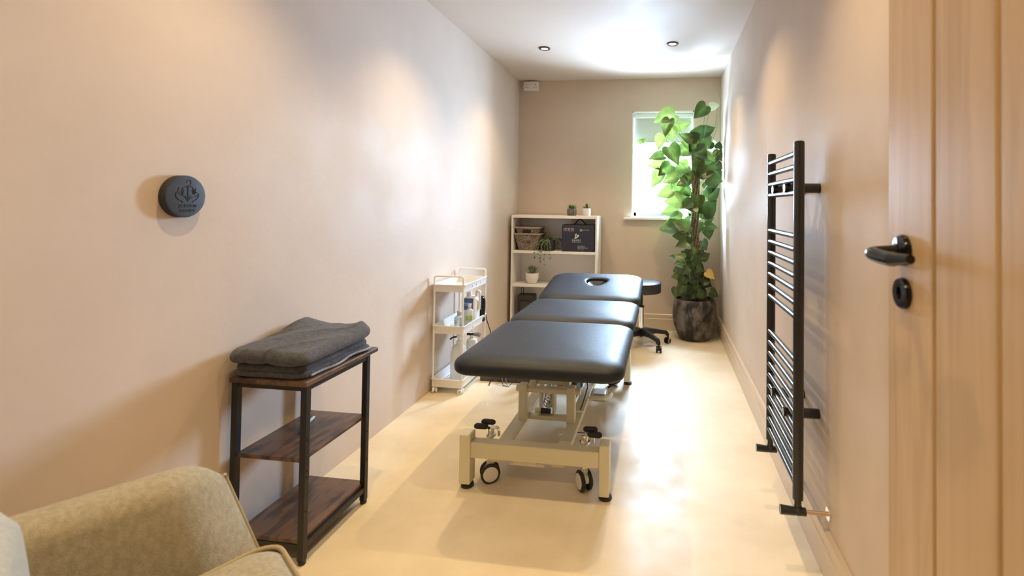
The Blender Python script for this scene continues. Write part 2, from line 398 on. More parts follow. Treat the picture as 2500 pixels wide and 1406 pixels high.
# door standing open against the right wall
DF, DY1, DY0 = .404, .943, .105
door = bpy.data.objects.new('door_1', None); C.objects.link(door); door.location = (DF+.02, DY0, 0); door['kind'] = 'structure'; ORG['door_1'] = V(door.location)
b = B()
xs0, xs1 = DF, DF+.040
ys = [DY1, .793, .650, .505, .360, .215, DY0]
g = .004
box(b, DF+.004, DF+.036, DY0+.002, DY1-.002, .008, 1.988)
for k in range(len(ys)-1):
    a = ys[k]-(g if k else 0); c = ys[k+1]+(g if k < len(ys)-2 else 0)
    box(b, DF, DF+.040, c, a, .008, 1.988)
obj('door_leaf', b, M['oak'], door, smooth=False, bevel=.003)
hy, hz = .883, 1.106
b = B(); 
for cz in (hz,):
    rings = []
    for rr, xx in ((.026, 0), (.0265, .004), (.024, .009), (.012, .011), (.0095, .013)):
        rings.append([V((DF-xx, hy+rr*math.cos(a), cz+rr*math.sin(a))) for a in [2*PI*k/28 for k in range(28)]])
    loft(b, rings)
obj('rose', b, M['black_gloss'], door)
b = B()
pts = fillet([(DF-.008, hy, hz), (DF-.052, hy, hz-.004), (DF-.056, hy-.02, hz-.007), (DF-.050, hy-.06, hz-.010), (DF-.044, hy-.115, hz-.004)], .018, 5)
tube(b, pts, [.0095]*7+[.0115]*(len(pts)-9)+[.010, .007], 14)
lever = obj('lever_handle', b, M['black_gloss'], door)
b = B()
rings = []
for rr, xx in ((.026, 0), (.0265, .004), (.0245, .0085), (.020, .0095), (.011, .0085), (.010, .004)):
    rings.append([V((DF-xx, hy+rr*math.cos(a), hz-.072+rr*math.sin(a))) for a in [2*PI*k/28 for k in range(28)]])
loft(b, rings, cap=True); obj('keyhole_escutcheon', b, M['black_gloss'], door)
b = B(); box(b, DF-.0045, DF-.0038, hy-.0025, hy+.0025, hz-.082, hz-.064); obj('keyhole', b, M['soft_dark'], door)

# ------------------------------------------------------------------ downlights
def downlight(x, y, label):
    t = thing('ceiling_downlight', label, 'ceiling light', (x, y, H), 0, 'recessed ceiling downlights')
    b = B(); lathe(b, [(.044, 0), (.045, -.004), (.042, -.009), (.030, -.0095), (.026, -.0065), (.0255, -.001)], (x, y, H), 36); obj('trim_ring', b, M['trim_dark'], t)
    b = B(); lathe(b, [(.0255, -.001), (.0255, -.0062), (.001, -.0072)], (x, y, H), 28); obj('lens', b, M['led'], t)
    l = bpy.data.lights.new('downlight_lamp', 'SPOT'); l.energy = SPOT; l.color = SPOT_COL; l.spot_size = math.radians(112); l.spot_blend = .9; l.shadow_soft_size = .018
    o = bpy.data.objects.new('downlight_lamp', l); C.objects.link(o); o.parent = t; o.location = (0, 0, -.03)
downlight(-.928, 3.70, 'recessed ceiling downlight near the left wall, dark bronze ring clearly visible')
downlight(.063, 3.685, 'recessed ceiling downlight on the right, in the bright patch above the window side')
for y in (.07, 1.28, 2.49):
    for x in (-.928, .063): downlight(x, y, 'dark ringed ceiling downlight nearer the doorway than the two seen by the window')

# double socket high on the back wall
sk = thing('wall_socket', 'white double power socket high in the corner of the back wall', 'socket', (-1.30, D, 2.345))
b = B(); box(b, -1.372, -1.226, D-.034, D, 2.300, 2.386); obj('back_box', b, M['socket'], sk, bevel=.004)
b = B(); box(b, -1.373, -1.225, D-.042, D-.034, 2.299, 2.387); fp = obj('faceplate', b, M['socket'], sk, bevel=.003)
for cx in (-1.343, -1.255):
    b = B(); box(b, cx-.003, cx+.003, D-.0428, D-.041, 2.348, 2.357)
    for s in (-1, 1): box(b, cx+s*.011-.004, cx+s*.011+.004, D-.0428, D-.041, 2.326, 2.331)
    obj('pin_holes', b, M['soft_dark'], fp, smooth=False)
for cx in (-1.322, -1.276):
    b = B(); box(b, cx-.005, cx+.005, D-.0455, D-.041, 2.352, 2.370); obj('switch', b, M['socket'], sk, bevel=.001)

# ------------------------------------------------------------------ treatment couch
couch = thing('treatment_couch', 'black padded three section treatment couch on a cream steel hydraulic frame', 'treatment couch', (-.49, 2.6, 0))
CXc, HWc = -.470, .335
sk_ = .012    # slight turn of the couch on its base
def place(yc, pitch=0, zpiv=0):
    def f(p):
        z = p.z; y = p.y
        if pitch:
            c, s = math.cos(pitch), math.sin(pitch); y0 = p.y+.30
            y = -.30 + y0*c - (p.z-.50)*s; z = .50 + y0*s + (p.z-.50)*c
        return V((CXc+p.x, yc+y, z))
    return f
def cushion(y0, y1, top=.588, corner=.075, pitch=0, ins=.085):
    hl = (y1-y0)/2; b = B()
    slab(b, HWc, hl, ellprof(.519, top, ins, .551, .016, 9), corner, 9, .006, place((y0+y1)/2, pitch), per=10)
    return b
obj('foot_cushion', cushion(1.775, 2.468), M['vinyl'], couch)
obj('middle_cushion', cushion(2.480, 3.055), M['vinyl'], couch)
def head_cushion():
    y0, y1 = 3.067, 3.667; hl = (y1-y0)/2; hw = HWc; prof = ellprof(.519, .588, .085, .551, .016, 9)
    base = rrect(hw, hl, .10, 8, 10); f = place((y0+y1)/2, math.radians(8.5)); rings = []
    hc = V((.015, .04))
    def hole(x, y, s=1.0):
        a = math.atan2(y-hc.y, x-hc.x); 
        c, s_ = math.cos(a), math.sin(a)
        wtop = .068; e = 2.6; rx = wtop*(1+.30*s_); ry = .085
        rr = 1/((abs(c)/rx)**e+(abs(s_)/ry)**e)**(1/e)
        return V((hc.x+c*rr*s, hc.y+s_*rr*s))
    def ring(i, z): return [V((x*(hw-i)/hw, y*(hl-i)/hl, z)) for x, y in base]
    for i, z in prof: rings.append(ring(i, z))
    last = rings[-1]
    for k in range(1, 9):
        t = k/9; rr = []
        for (x, y), p in zip(base, last):
            h = hole(p.x, p.y, 1.22); rr.append(V((p.x*(1-t)+h.x*t, p.y*(1-t)+h.y*t, .588+.004*math.sin(t*PI/2))))
        rings.append(rr)
    for s, z in ((1.22, .592), (1.10, .5905), (1.02, .585), (1.0, .576), (1.0, .545), (1.02, .519)):
        rings.append([V((*hole(p.x, p.y, s), z)) for p in last])
    rings = [[f(p) for p in r] for r in rings]
    b = B(); loft(b, rings, cap=False, closed=True); return b
hcush = obj('head_cushion', head_cushion(), M['vinyl'], couch)
# breathing hole plug: shallow dished pad low inside the hole
b = B(); slab(b, .066, .080, [(0, .545), (0, .568), (.006, .573)], .045, 6, -.022, lambda p: place(3.367, math.radians(8.5))(V((p.x+.015, p.y+.04, p.z))), per=3)
obj('breathing_hole_plug', b, M['vinyl'], hcush)
b = B(); box(b, CXc-.21, CXc+.21, 1.92, 2.43, .4965, .5185); box(b, CXc-.21, CXc+.21, 2.51, 3.04, .4965, .5185); obj('underboard', b, M['black_plastic'], couch)
f = place(3.367, math.radians(8.5)); b = B(); obox(b, Matrix.Translation(f(V((0, -.14, .511)))) @ Matrix.Rotation(math.radians(8.5), 4, 'X'), .52, .28, .014); obj('underboard', b, M['black_plastic'], couch)
# upper frame
b = B()
for x in (-.68, -.30): sqtube(b, (x, 1.95, .483), (x, 3.08, .483), .04, .026)
for y in (2.05, 2.50, 3.0): sqtube(b, (-.68, y, .483), (-.30, y, .483), .04, .025)
sqtube(b, (-.68, 3.08, .483), (-.68, 3.42, .536), .03, .024); sqtube(b, (-.30, 3.08, .483), (-.30, 3.42, .536), .03, .024)
obj('upper_frame', b, M['cream'], couch, bevel=.003, smooth=False)
# lower frame: two H ends joined by rails
def hend(Y, side):
    b = B(); box(b, -.775, -.240, Y-.025, Y+.025, .128, .192); obj('cross_bar', b, M['cream'], couch, smooth=False, bevel=.004)
    for x0, x1 in ((-.822, -.774), (-.240, -.199)):
        b = B(); box(b, x0, x1, Y-.03, Y+.03, .020, .222); lg = obj('leg', b, M['cream'], couch, smooth=False, bevel=.004)
        b = B(); xm = (x0+x1)/2; lathe(b, [(.024, .0), (.027, .004), (.026, .012), (.014, .017), (.010, .022)], (xm+.003, Y, 0), 24); obj('foot_pad', b, M['tyre'], lg)
    for sx, xc in ((-1, -.708), (1, -.316)):
        yc = Y+side*.045; xs = xc+(.006 if sx > 0 else -.006); ang = -.25 if sx > 0 else .12
        ang = .585 if sx > 0 else 2.03
        if side < 0: ang = -ang
        R = Matrix.Translation((xs, yc, .041)) @ Matrix.Rotation(ang, 4, 'Z')
        # swivel castor with two wheels, hood, stem
        b = B(); cyl(b, (xs, yc, .075), (xs, yc, .222), .0125, 18); st = obj('caster_stem', b, M['chrome'], couch)
        b = B(); 
        ring = []
        for a in [math.radians(-10+i*20) for i in range(11)]:
            ring.append([R @ V((xx, math.cos(a)*.030, math.sin(a)*.030+.004)) for xx in (-.011, .011)] + [R @ V((xx, math.cos(a)*.020, math.sin(a)*.020+.004)) for xx in (.011, -.011)])
        loft(b, ring); cyl(b, (xs, yc, .060), (xs, yc, .088), .016, 18)
        obj('caster_hood', b, M['hubgrey'], st)
        for s in (-1, 1):
            b = B(); rings = []
            for rr, xx in ((.030, .008), (.0385, .010), (.041, .014), (.041, .020), (.037, .024), (.031, .025)):
                rings.append([R @ V((s*xx, math.cos(2*PI*k/32)*rr, math.sin(2*PI*k/32)*rr)) for k in range(32)])
            loft(b, rings); wh = obj('wheel', b, M['tyre'], st)
            b = B(); rings = []
            for rr, xx in ((.031, .0245), (.031, .0262), (.022, .0275), (.001, .028)):
                rings.append([R @ V((s*xx, math.cos(2*PI*k/32)*rr, math.sin(2*PI*k/32)*rr)) for k in range(32)])
            loft(b, rings); obj('hub_cover', b, M['hubgrey'], wh)
        # brake levers on top
        zt = .224
        b = B(); cyl(b, (xs, yc, .192), (xs, yc, .200), .022, 20); cyl(b, (xs, yc, .198), (xs, yc, zt), .014, 18); tube(b, fillet([(xs+.035, yc+.004, .192), (xs+.035, yc+.004, .226), (xs, yc, .229)], .012, 4), .006, 8)
        tube(b, [(xs, yc, zt+.004), (xs-.03*(-sx)*-1, yc-side*.002, zt+.004)], .007, 8)
        pd = obj('brake_pedal', b, M['chrome'], couch)
        d = -1 if sx < 0 else 1
        for k, (ox, oy, oz) in enumerate(((0, 0, .004), (.022, .028*side, .012))):
            b = B(); xa = xs+d*(.012) - (d*ox if k else 0); tube(b, [(xa, yc+oy, zt+oz), (xa+d*.008, yc+oy, zt+oz), (xa+d*.050, yc+oy, zt+oz), (xa+d*.060, yc+oy, zt+oz)], [.006, .011, .0125, .007], 12); obj('rubber_grip', b, M['tyre'], pd)
hend(1.965, 1); hend(3.235, -1)
b = B()
for x in (-.690, -.418):
    box(b, x-.028, x+.028, 1.99, 3.21, .092, .122)
box(b, -.662, -.446, 2.42, 2.46, .088, .108)
box(b, -.60, -.50, 1.955, 1.975, .108, .128)
obj('base_rail', b, M['cream_rail'], couch, smooth=False, bevel=.003)
b = B(); sqtube(b, (-.615, 1.975, .107), (-.468, 1.975, .107), .02, .016); obj('spacer_bar', b, M['hubgrey'], couch, bevel=.003)
for x in (-.668, -.429):
    b = B(); box(b, x-.022, x+.018, 2.33, 2.375, .112, .292); obj('lift_upright', b, M['cream'], couch, smooth=False, bevel=.003)
b = B(); cyl(b, (-.704, 2.352, .268), (-.386, 2.352, .268), .016, 20); obj('pivot_tube', b, M['cream'], couch)
for x in (-.63, -.46):
    b = B(); sqtube(b, (x, 2.352, .268), (x, 2.86, .474), .030, .042); obj('lift_arm', b, M['cream'], couch, smooth=False, bevel=.003)
b = B(); box(b, -.645, -.445, 2.39, 2.62, .300, .306); 
m4 = Matrix.Translation((-.545, 2.54, .345)) @ Matrix.Rotation(math.radians(20), 4, 'X'); bb = B(); obox(bb, m4, .17, .34, .008); obj('cover_plate', bb, M['cream'], couch, smooth=False); b.free()
for x in (-.608, -.540):
    b = B(); box(b, x-.004, x+.004, 2.44, 2.50, .105, .262); obj('bracket_plate', b, M['cream'], couch, smooth=False)
b = B(); cyl(b, (-.632, 2.44, .128), (-.598, 2.44, .128), .0125, 16); obj('axle_cap', b, M['cream'], couch)
b = B(); cyl(b, (-.602, 2.438, .128), (-.553, 2.438, .128), .013, 18); obj('rubber_bush', b, M['tyre'], couch)
b = B(); cyl(b, (-.572, 2.50, .13), (-.560, 2.86, .40), .020, 20); cyl(b, (-.566, 2.72, .295), (-.560, 2.90, .43), .011, 16); obj('actuator', b, M['silver'], couch)
b = B(); sp = []
for i in range(140):
    a = i*.55; t = i/139; sp.append((-.572+math.cos(a)*.026, 2.47+t*.16+math.sin(a)*.006, .15+t*.12+math.sin(a)*.026))
tube(b, sp, .0028, 5); obj('coil_cable', b, M['silver'], couch)
b = B(); box(b, -.50, -.455, 2.60, 2.78, .12, .20); obj('control_box', b, M['black_plastic'], couch, bevel=.006)
# foot pedal bar and motor at the right hand side
b = B(); tube(b, fillet([(-.40, 2.66, .115), (-.285, 2.68, .115), (-.280, 2.86, .075), (-.40, 2.88, .075)], .05, 6), .010, 10); tube(b, fillet([(-.40, 2.92, .16), (-.250, 2.94, .16), (-.240, 3.10, .14), (-.40, 3.12, .14)], .05, 6), .010, 10)
obj('foot_control_bar', b, M['cream'], couch)
b = B(); box(b, -.385, -.300, 2.72, 2.82, .075, .118); obj('motor_housing', b, M['silver'], couch, bevel=.012, seg=3)
b = B(); box(b, -.385, -.265, 2.97, 3.08, .13, .20); obj('motor_housing', b, M['silver'], couch, bevel=.02, seg=4)
b = B(); tube(b, [(-.25, 2.86, .47), (-.228, 2.84, .36), (-.222, 2.82, .26), (-.235, 2.80, .17), (-.30, 2.80, .13)], .006, 8); obj('power_cable', b, M['black_plastic'], couch); b = B(); tube(b, [(-.40, 2.52, .46), (-.385, 2.50, .33), (-.372, 2.49, .24), (-.395, 2.48, .16), (-.41, 2.5, .12)], .003, 6); obj('power_cable', b, M['black_plastic'], couch)

# ------------------------------------------------------------------ stool
sx_, sy_ = -.172, 4.15
stool = thing('swivel_stool', 'round black padded swivel stool on castors behind the head of the couch', 'stool', (sx_, sy_, 0))
b = B(); lathe(b, [(.15, .445), (.163, .447), (.1665, .455), (.1665, .515), (.163, .528), (.150, .535), (.10, .538), (.001, .539)], (sx_, sy_, 0), 64)
st = obj('seat', b, M['vinyl_dark'], stool)
b = B(); tube(b, [(sx_+.1662*math.cos(a), sy_+.1662*math.sin(a), .525) for a in [2*PI*k/64 for k in range(64)]], .0028, 6, closed=True); obj('seat_piping', b, M['vinyl'], st)
b = B(); cyl(b, (sx_, sy_, .30), (sx_, sy_, .446), .014, 20); lathe(b, [(.05, .430), (.06, .446)], (sx_, sy_, 0), 24); obj('gas_rod', b, M['black_plastic'], stool)
b = B(); cyl(b, (sx_, sy_, .10), (sx_, sy_, .325), .024, 28); col = obj('column', b, M['chrome'], stool)
b = B(); cyl(b, (sx_, sy_, .320), (sx_, sy_, .332), .027, 28); obj('column_collar', b, M['black_plastic'], col)
for k in range(5):
    a = math.radians(-51+72*k); dx, dy = math.cos(a), math.sin(a); s = V((-dy, dx, 0)); d = V((dx, dy, 0)); c0 = V((sx_, sy_, 0)); b = B(); rings = []
    for t, w, z0, z1 in ((0, .032, .085, .145), (.05, .030, .090, .143), (.13, .022, .095, .130), (.215, .017, .082, .112), (.235, .016, .060, .108), (.252, .014, .058, .085)):
        rings.append([c0+d*t+s*w+V((0, 0, z0)), c0+d*t-s*w+V((0, 0, z0)), c0+d*t-s*w*.7+V((0, 0, z1)), c0+d*t+s*w*.7+V((0, 0, z1))])
    loft(b, rings); arm = obj('base_arm', b, M['black_plastic'], stool, bevel=.004)
    cc = c0+d*.243+V((0, 0, .0255)); aa = a+.9+k*1.3; ax = V((math.cos(aa), math.sin(aa), 0)); b = B()
    for sg in (-1, 1): cyl(b, cc+ax*sg*.007, cc+ax*sg*.022, .025, 24)
    cyl(b, cc-ax*.02, cc+ax*.02, .012, 12); cyl(b, cc+V((0, 0, .01)), cc+V((0, 0, .042)), .008, 10)
    cs = obj('caster', b, M['black_plastic'], arm)
    for sg in (-1, 1):
        b = B(); q = V((-ax.y, ax.x, 0)); tube(b, [cc+ax*sg*.022+(q*math.cos(t)+V((0, 0, 1))*math.sin(t))*.0215 for t in [2*PI*i/24 for i in range(24)]], .0028, 6, closed=True); obj('caster_rim', b, M['hubgrey'], cs)

# ------------------------------------------------------------------ bookcase
bx0, bx1, by0, by1, bt = -1.392, -.585, 4.385, 4.665, 1.074
bk = thing('bookcase', 'low white open bookcase in the far left corner', 'bookcase', ((bx0+bx1)/2, by1, 0))
for x0, x1 in ((bx0, bx0+.018), (bx1-.018, bx1)):
    obj('side_panel', box(B(), x0, x1, by0, by1, 0, bt-.0005), M['shelf_white'], bk, smooth=False, bevel=.0015)
obj('top_panel', box(B(), bx0+.018, bx1-.018, by0, by1, bt-.026, bt), M['shelf_white'], bk, smooth=False, bevel=.0015)
for z in (.722, .412): obj('shelf', box(B(), bx0+.018, bx1-.018, by0+.004, by1-.006, z, z+.024), M['shelf_white'], bk, smooth=False, bevel=.0015)
obj('bottom_shelf', box(B(), bx0+.018, bx1-.018, by0+.004, by1-.006, .068, .092), M['shelf_white'], bk, smooth=False)
obj('plinth', box(B(), bx0+.018, bx1-.018, by0+.02, by0+.034, 0, .068), M['shelf_white'], bk, smooth=False)
obj('back_panel', box(B(), bx0+.018, bx1-.018, by1-.006, by1, .09, bt-.026), M['shelf_white'], bk, smooth=False)
SH1, SH2, SH3 = .746, .436, .092
def basket(z0, h, label, k):
    t = thing('wicker_basket', label, 'basket', (-1.245, 4.50, z0), 0, 'wicker baskets stacked on the bookcase shelf')
    cx, cy = -1.245, 4.505
    def R(hx, hy, z, r=.025): return [V((cx+x, cy+y, z)) for x, y in rrect(hx, hy, r, 5, 6)]
    hx0, hx1, hy0, hy1 = (.088, .128, .085, .108) if k == 0 else (.080, .119, .078, .100); b = B()
    ze = z0+h
    loft(b, [R(hx0, hy0, z0), R(hx0+.004, hy0+.002, z0+.002)] + [R(hx0+(hx1-hx0)*s+.001*math.sin(s*60), hy0+(hy1-hy0)*s, z0+h*s) for s in [i/14 for i in range(1, 15)]] + [R(hx1-.008, hy1-.008, ze), R(hx0-.004, hy0-.004, z0+.012)])
    body = obj('basket_body', b, M['wicker'], t)
    b = B(); pts = [V((cx+x, cy+y, ze)) for x, y in rrect(hx1-.002, hy1-.002, .025, 5, 6)]; tube(b, pts, .0085, 8, closed=True); obj('rim', b, M['wicker_rim'], t)
    yy = cy-hy1-.001+.004; zc = ze-.032; b = B(); box(b, cx-.045, cx+.038, yy-.004, yy+.006, zc-.018, zc+.016); obj('handle_opening', b, M['soft_dark'] if k else M['wicker'], t, smooth=False)
    b = B(); tube(b, [V((cx-.004+x, yy-.003, zc-.001+z)) for x, z in rrect(.044, .020, .006, 3, 3)], .0032, 6, closed=True); obj('handle_rim', b, M['wicker'], t)
basket(SH1, .150, 'lower grey wicker basket of the two stacked on the top shelf', 0)
basket(SH1+.058, .152, 'upper grey wicker basket nested in the other, with a dark handle slot', 1)
# trailing plant
tp = thing('trailing_plant', 'small dark pot with trailing green leafy stems hanging over the shelf edge', 'plant', (-1.05, 4.46, SH1))
b = B(); lathe(b, [(.040, 0), (.052, .004), (.061, .04), (.062, .085), (.058, .100), (.053, .100), (.053, .085), (.001, .085)], (-1.05, 4.46, SH1), 28); obj('pot', b, M['darkpot'], tp)
rnd = random.Random(7)
bs, bl = B(), B()
def small_leaf(bm, p, d, n, L, W, mi=0):
    d = V(d).normalized(); n = (V(n)-d*V(n).dot(d)); n = n.normalized() if n.length > 1e-3 else V((1, 0, 0)); s = d.cross(n)
    a = [bm.verts.new(p)] ; q = [p+d*L*.35+s*W, p+d*L*.75+s*W*.7, p+d*L-n*L*.1, p+d*L*.75-s*W*.7, p+d*L*.35-s*W]
    a += [bm.verts.new(x) for x in q]; mid = bm.verts.new(p+d*L*.5-n*W*.35)
    for i in range(6): bm.faces.new((a[i], a[(i+1) % 6], mid))
for k in range(20):
    a = rnd.uniform(0, 2*PI) if k > 10 else rnd.choice((rnd.uniform(-3.3, -2.3), rnd.uniform(-.8, .3), -1.5)); r0 = .045; start = V((-1.05+math.cos(a)*.03, 4.46+math.sin(a)*.03, SH1+.09))
    out = rnd.uniform(.045, .10); drop = rnd.uniform(.02, .12)
    if k in (1, 2, 3): a = (-2.25, -1.9, -2.5)[k-1]; out = .135; drop = (.19, .16, .14)[k-1]
    if k in (4, 5): a = (-1.45, -1.2)[k-4]; out = .12; drop = (.21, .15)[k-4]
    e = start+V((math.cos(a)*out, math.sin(a)*out*1.0, 0)); 
    if e.y > 4.60: e.y = 4.60
    if e.y > 4.375 and drop > .095: drop = .085
    path = arc(start, e-V((0, 0, drop)), e+V((0, 0, .05)), 9); tube(bs, path, .0012, 4)
    for i, p in enumerate(path[1:]):
        for _ in range(2):
            d = V((rnd.uniform(-1, 1), rnd.uniform(-1, .4), rnd.uniform(-.6, .5))); small_leaf(bl, p, d, (rnd.uniform(-.5, .5), -1, rnd.uniform(0, 1)), rnd.uniform(.014, .020), rnd.uniform(.004, .0065))
for k in range(60):
    a = rnd.uniform(0, 2*PI); r0 = rnd.uniform(0, .05); p = V((-1.05+math.cos(a)*r0, 4.46+math.sin(a)*r0, SH1+.095+rnd.uniform(0, .03))); small_leaf(bl, p, (math.cos(a), math.sin(a), rnd.uniform(.1, 1)), (0, -.3, 1), .018, .006)
obj('stems', bs, M['stem'], tp); obj('foliage', bl, M['trail'], tp)
# navy bag with printed lettering
bag = thing('fabric_case', 'navy fabric carry case with printed Korean lettering and black handle', 'case', (-.765, 4.50, SH1))
gx0, gx1, gy0, gz1 = -.918, -.610, 4.400, SH1+.242
b = B(); box(b, gx0, gx1, gy0, gy0+.17, SH1, gz1); obj('case_body', b, M['navy'], bag, bevel=.010, seg=3)
b = B(); box(b, gx0+.004, gx1-.004, gy0+.004, gy0+.166, gz1-.002, gz1+.005); obj('lid_edge', b, M['soft_dark'], bag, bevel=.003)
b = B(); tube(b, fillet([(-.835, gy0+.03, gz1+.004), (-.80, gy0+.03, gz1+.006), (-.770, gy0+.03, gz1+.052), (-.735, gy0+.03, gz1+.052), (-.700, gy0+.03, gz1+.006), (-.67, gy0+.03, gz1+.004)], .03, 5), .0055, 8); obj('carry_handle', b, M['soft_dark'], bag)
YT = gy0-.0006
def TX(x, z): return basis((x, YT, z), (1, 0, 0), (0, 0, 1))
b = B()
for (a0, a1, c0, c1) in ((-.897, -.805, .958, .9605), (-.897, -.805, .934, .9365), (-.897, -.8945, .934, .9605), (-.8075, -.805, .934, .9605)): box(b, a0, a1, YT-.0004, gy0+.001, c0, c1)
obj('badge_frame', b, M['print'], bag, smooth=False)
b = B(); box(b, -.892, -.810, gy0-.0003, gy0+.001, .938, .957); obj('badge_ground', b, M['darkprint'], bag, smooth=False)
text('부  항  기', .018, TX(-.851, .9475), M['print'], 'badge_lettering', bag, sx=1.1)
b = B(); lathe(b, [(.0125, -.0005), (.0125, .0005), (.0095, .0005), (.0095, -.0005)], (0, 0, 0), 28); bmesh.ops.transform(b, matrix=basis((-.738, YT, .944), (1, 0, 0), (0, 0, 1)), verts=b.verts[:])
box(b, -.742, -.730, YT-.0004, gy0+.001, .942, .946); box(b, -.734, -.726, YT-.0004, gy0+.001, .938, .944); obj('round_emblem', b, M['print'], bag, smooth=False)
text('CCI·메디칼', .0125, TX(-.693, .944), M['print'], 'emblem_lettering', bag)
# flame-like emblem
def flat(bm, pts, y0, y1):
    loft(bm, [[V((x, y0, z)) for x, z in pts], [V((x, y1, z)) for x, z in pts]])
b = B(); flat(b, [(-.794, .905), (-.789, .908), (-.783, .899), (-.784, .914), (-.781, .915), (-.778, .903), (-.770, .899), (-.752, .900), (-.755, .889), (-.770, .874), (-.786, .864), (-.797, .864), (-.797, .872), (-.791, .880)], YT-.0004, gy0+.001)
obj('flame_emblem', b, M['print'], bag, smooth=False)
b = B(); lathe(b, [(.008, -.0003), (.008, .0003)], (0, 0, 0), 20); bmesh.ops.transform(b, matrix=basis((-.777, YT-.0006, .889), (1, 0, 0), (0, 0, 1)), verts=b.verts[:]); obj('emblem_ring', b, M['navy'], bag)
b = B(); lathe(b, [(.0045, -.0003), (.0045, .0003)], (0, 0, 0), 16); bmesh.ops.transform(b, matrix=basis((-.775, YT-.0012, .888), (1, 0, 0), (0, 0, 1)), verts=b.verts[:]); obj('emblem_dot', b, M['print'], bag)
text('한솔부항기', .0205, TX(-.778, .849), M['print'], 'main_lettering', bag, .0005, sx=.92)
text('HANSOL BU-HANG', .0098, TX(-.778, .833), M['print'], 'latin_lettering', bag, sx=1.0)
for i, s in enumerate(('제 조 원  한솔의료기', '의료기기 제조업 허가', '제 조 번 호   2017-0-00-0000', 'MADE IN KOREA')):
    text(s, .0085, TX(-.768, .797-.0085*i), M['print'], 'small_lettering', bag, align='LEFT', sx=.95)
# succulents
def spikes(bm, c, n, L, W, tilt0, tilt1, rnd, curve=.2, th=.25):
    for k in range(n):
        a = 2.4*k; ti = tilt0+(tilt1-tilt0)*(k/n)+rnd.uniform(-.08, .08); l = L*rnd.uniform(.8, 1.05)*(1-.25*k/n)
        d = V((math.cos(a)*math.cos(ti), math.sin(a)*math.cos(ti), math.sin(ti))); up = V((-math.cos(a)*math.sin(ti), -math.sin(a)*math.sin(ti), math.cos(ti))); s = d.cross(up)
        rings = []
        for t, w in ((0, .75), (.3, 1), (.6, .75), (.85, .35), (1, .05)):
            p = V(c)+d*l*t+up*curve*l*t*t; rings.append([p+s*W*w, p-up*W*w*th*1.3, p-s*W*w, p+up*W*w*th*.4])
        loft(bm, rings)
rnd = random.Random(3)
s1 = thing('potted_succulent', 'low spreading succulent in a dark patterned cube-like pot on the bookcase top', 'plant', (-.835, 4.45, bt), 0)
b = B(); slab(b, .041, .041, [(.006, 0), (.001, .006), (0, .02), (0, .058), (.003, .066)], .018, 3, -.004, lambda p: p+V((-.835, 4.45, bt)), per=3, nseg=5); obj('pot', b, M['geopot'], s1)
b = B(); spikes(b, (-.835, 4.45, bt+.062), 34, .070, .0075, .15, .85, rnd); obj('leaves', b, M['succ'], s1)
s2 = thing('potted_succulent', 'upright dark spiky succulent in a small white pot on the bookcase top', 'plant', (-.696, 4.45, bt), 0)
b = B(); lathe(b, [(.032, 0), (.037, .006), (.0395, .03), (.0385, .06), (.036, .070), (.033, .070), (.032, .062), (.001, .062)], (-.696, 4.45, bt), 28); obj('pot', b, M['whitepot'], s2)
b = B(); spikes(b, (-.696, 4.45, bt+.060), 14, .062, .0085, .2, .65, rnd, .15); spikes(b, (-.696, 4.45, bt+.062), 6, .070, .008, 1.15, 1.35, rnd, .05); obj('leaves', b, M['succ2'], s2)
s3 = thing('potted_aloe', 'spiky grey-green succulent in a ribbed cream pot on the middle shelf', 'plant', (-1.205, 4.46, SH2), 0)
prof = [(.036, 0), (.044, .005)]
for i in range(13):
    t = i/12; prof.append((.047+.0155*math.sin(t*PI*.62)+.0012*math.cos(i*PI), .012+.080*t))
prof += [(.060, .098), (.055, .098), (.054, .088), (.001, .088)]
b = B(); lathe(b, prof, (-1.205, 4.46, SH2), 36); obj('pot', b, M['ribpot'], s3)
b = B(); spikes(b, (-1.205, 4.46, SH2+.088), 36, .108, .0085, .55, 1.45, rnd, .12); obj('leaves', b, M['aloe'], s3)
# dark portable speaker / heater
sp_ = thing('portable_speaker', 'dark grey boxy portable speaker with loop strap on the lowest bookcase shelf', 'speaker', (-1.26, 4.48, SH3))
b = B(); box(b, -1.337, -1.178, 4.42, 4.54, SH3, .338-.008); body = obj('casing', b, M['speaker'], sp_, bevel=.012, seg=3)
b = B(); box(b, -1.312, -1.190, 4.412, 4.42, SH3+.03, .285); obj('front_frame', b, M['soft_dark'], sp_, bevel=.006)
b = B()
for i in range(9): box(b, -1.300+i*.0115, -1.2945+i*.0115, 4.408, 4.4125, SH3+.045, .272)
obj('grille', b, M['grille'], sp_, smooth=False)
b = B(); tube(b, fillet([(-1.308, 4.46, .32), (-1.308, 4.46, .392), (-1.286, 4.46, .392), (-1.286, 4.46, .32)], .011, 5), .0028, 8); obj('loop_strap', b, M['soft_dark'], sp_)

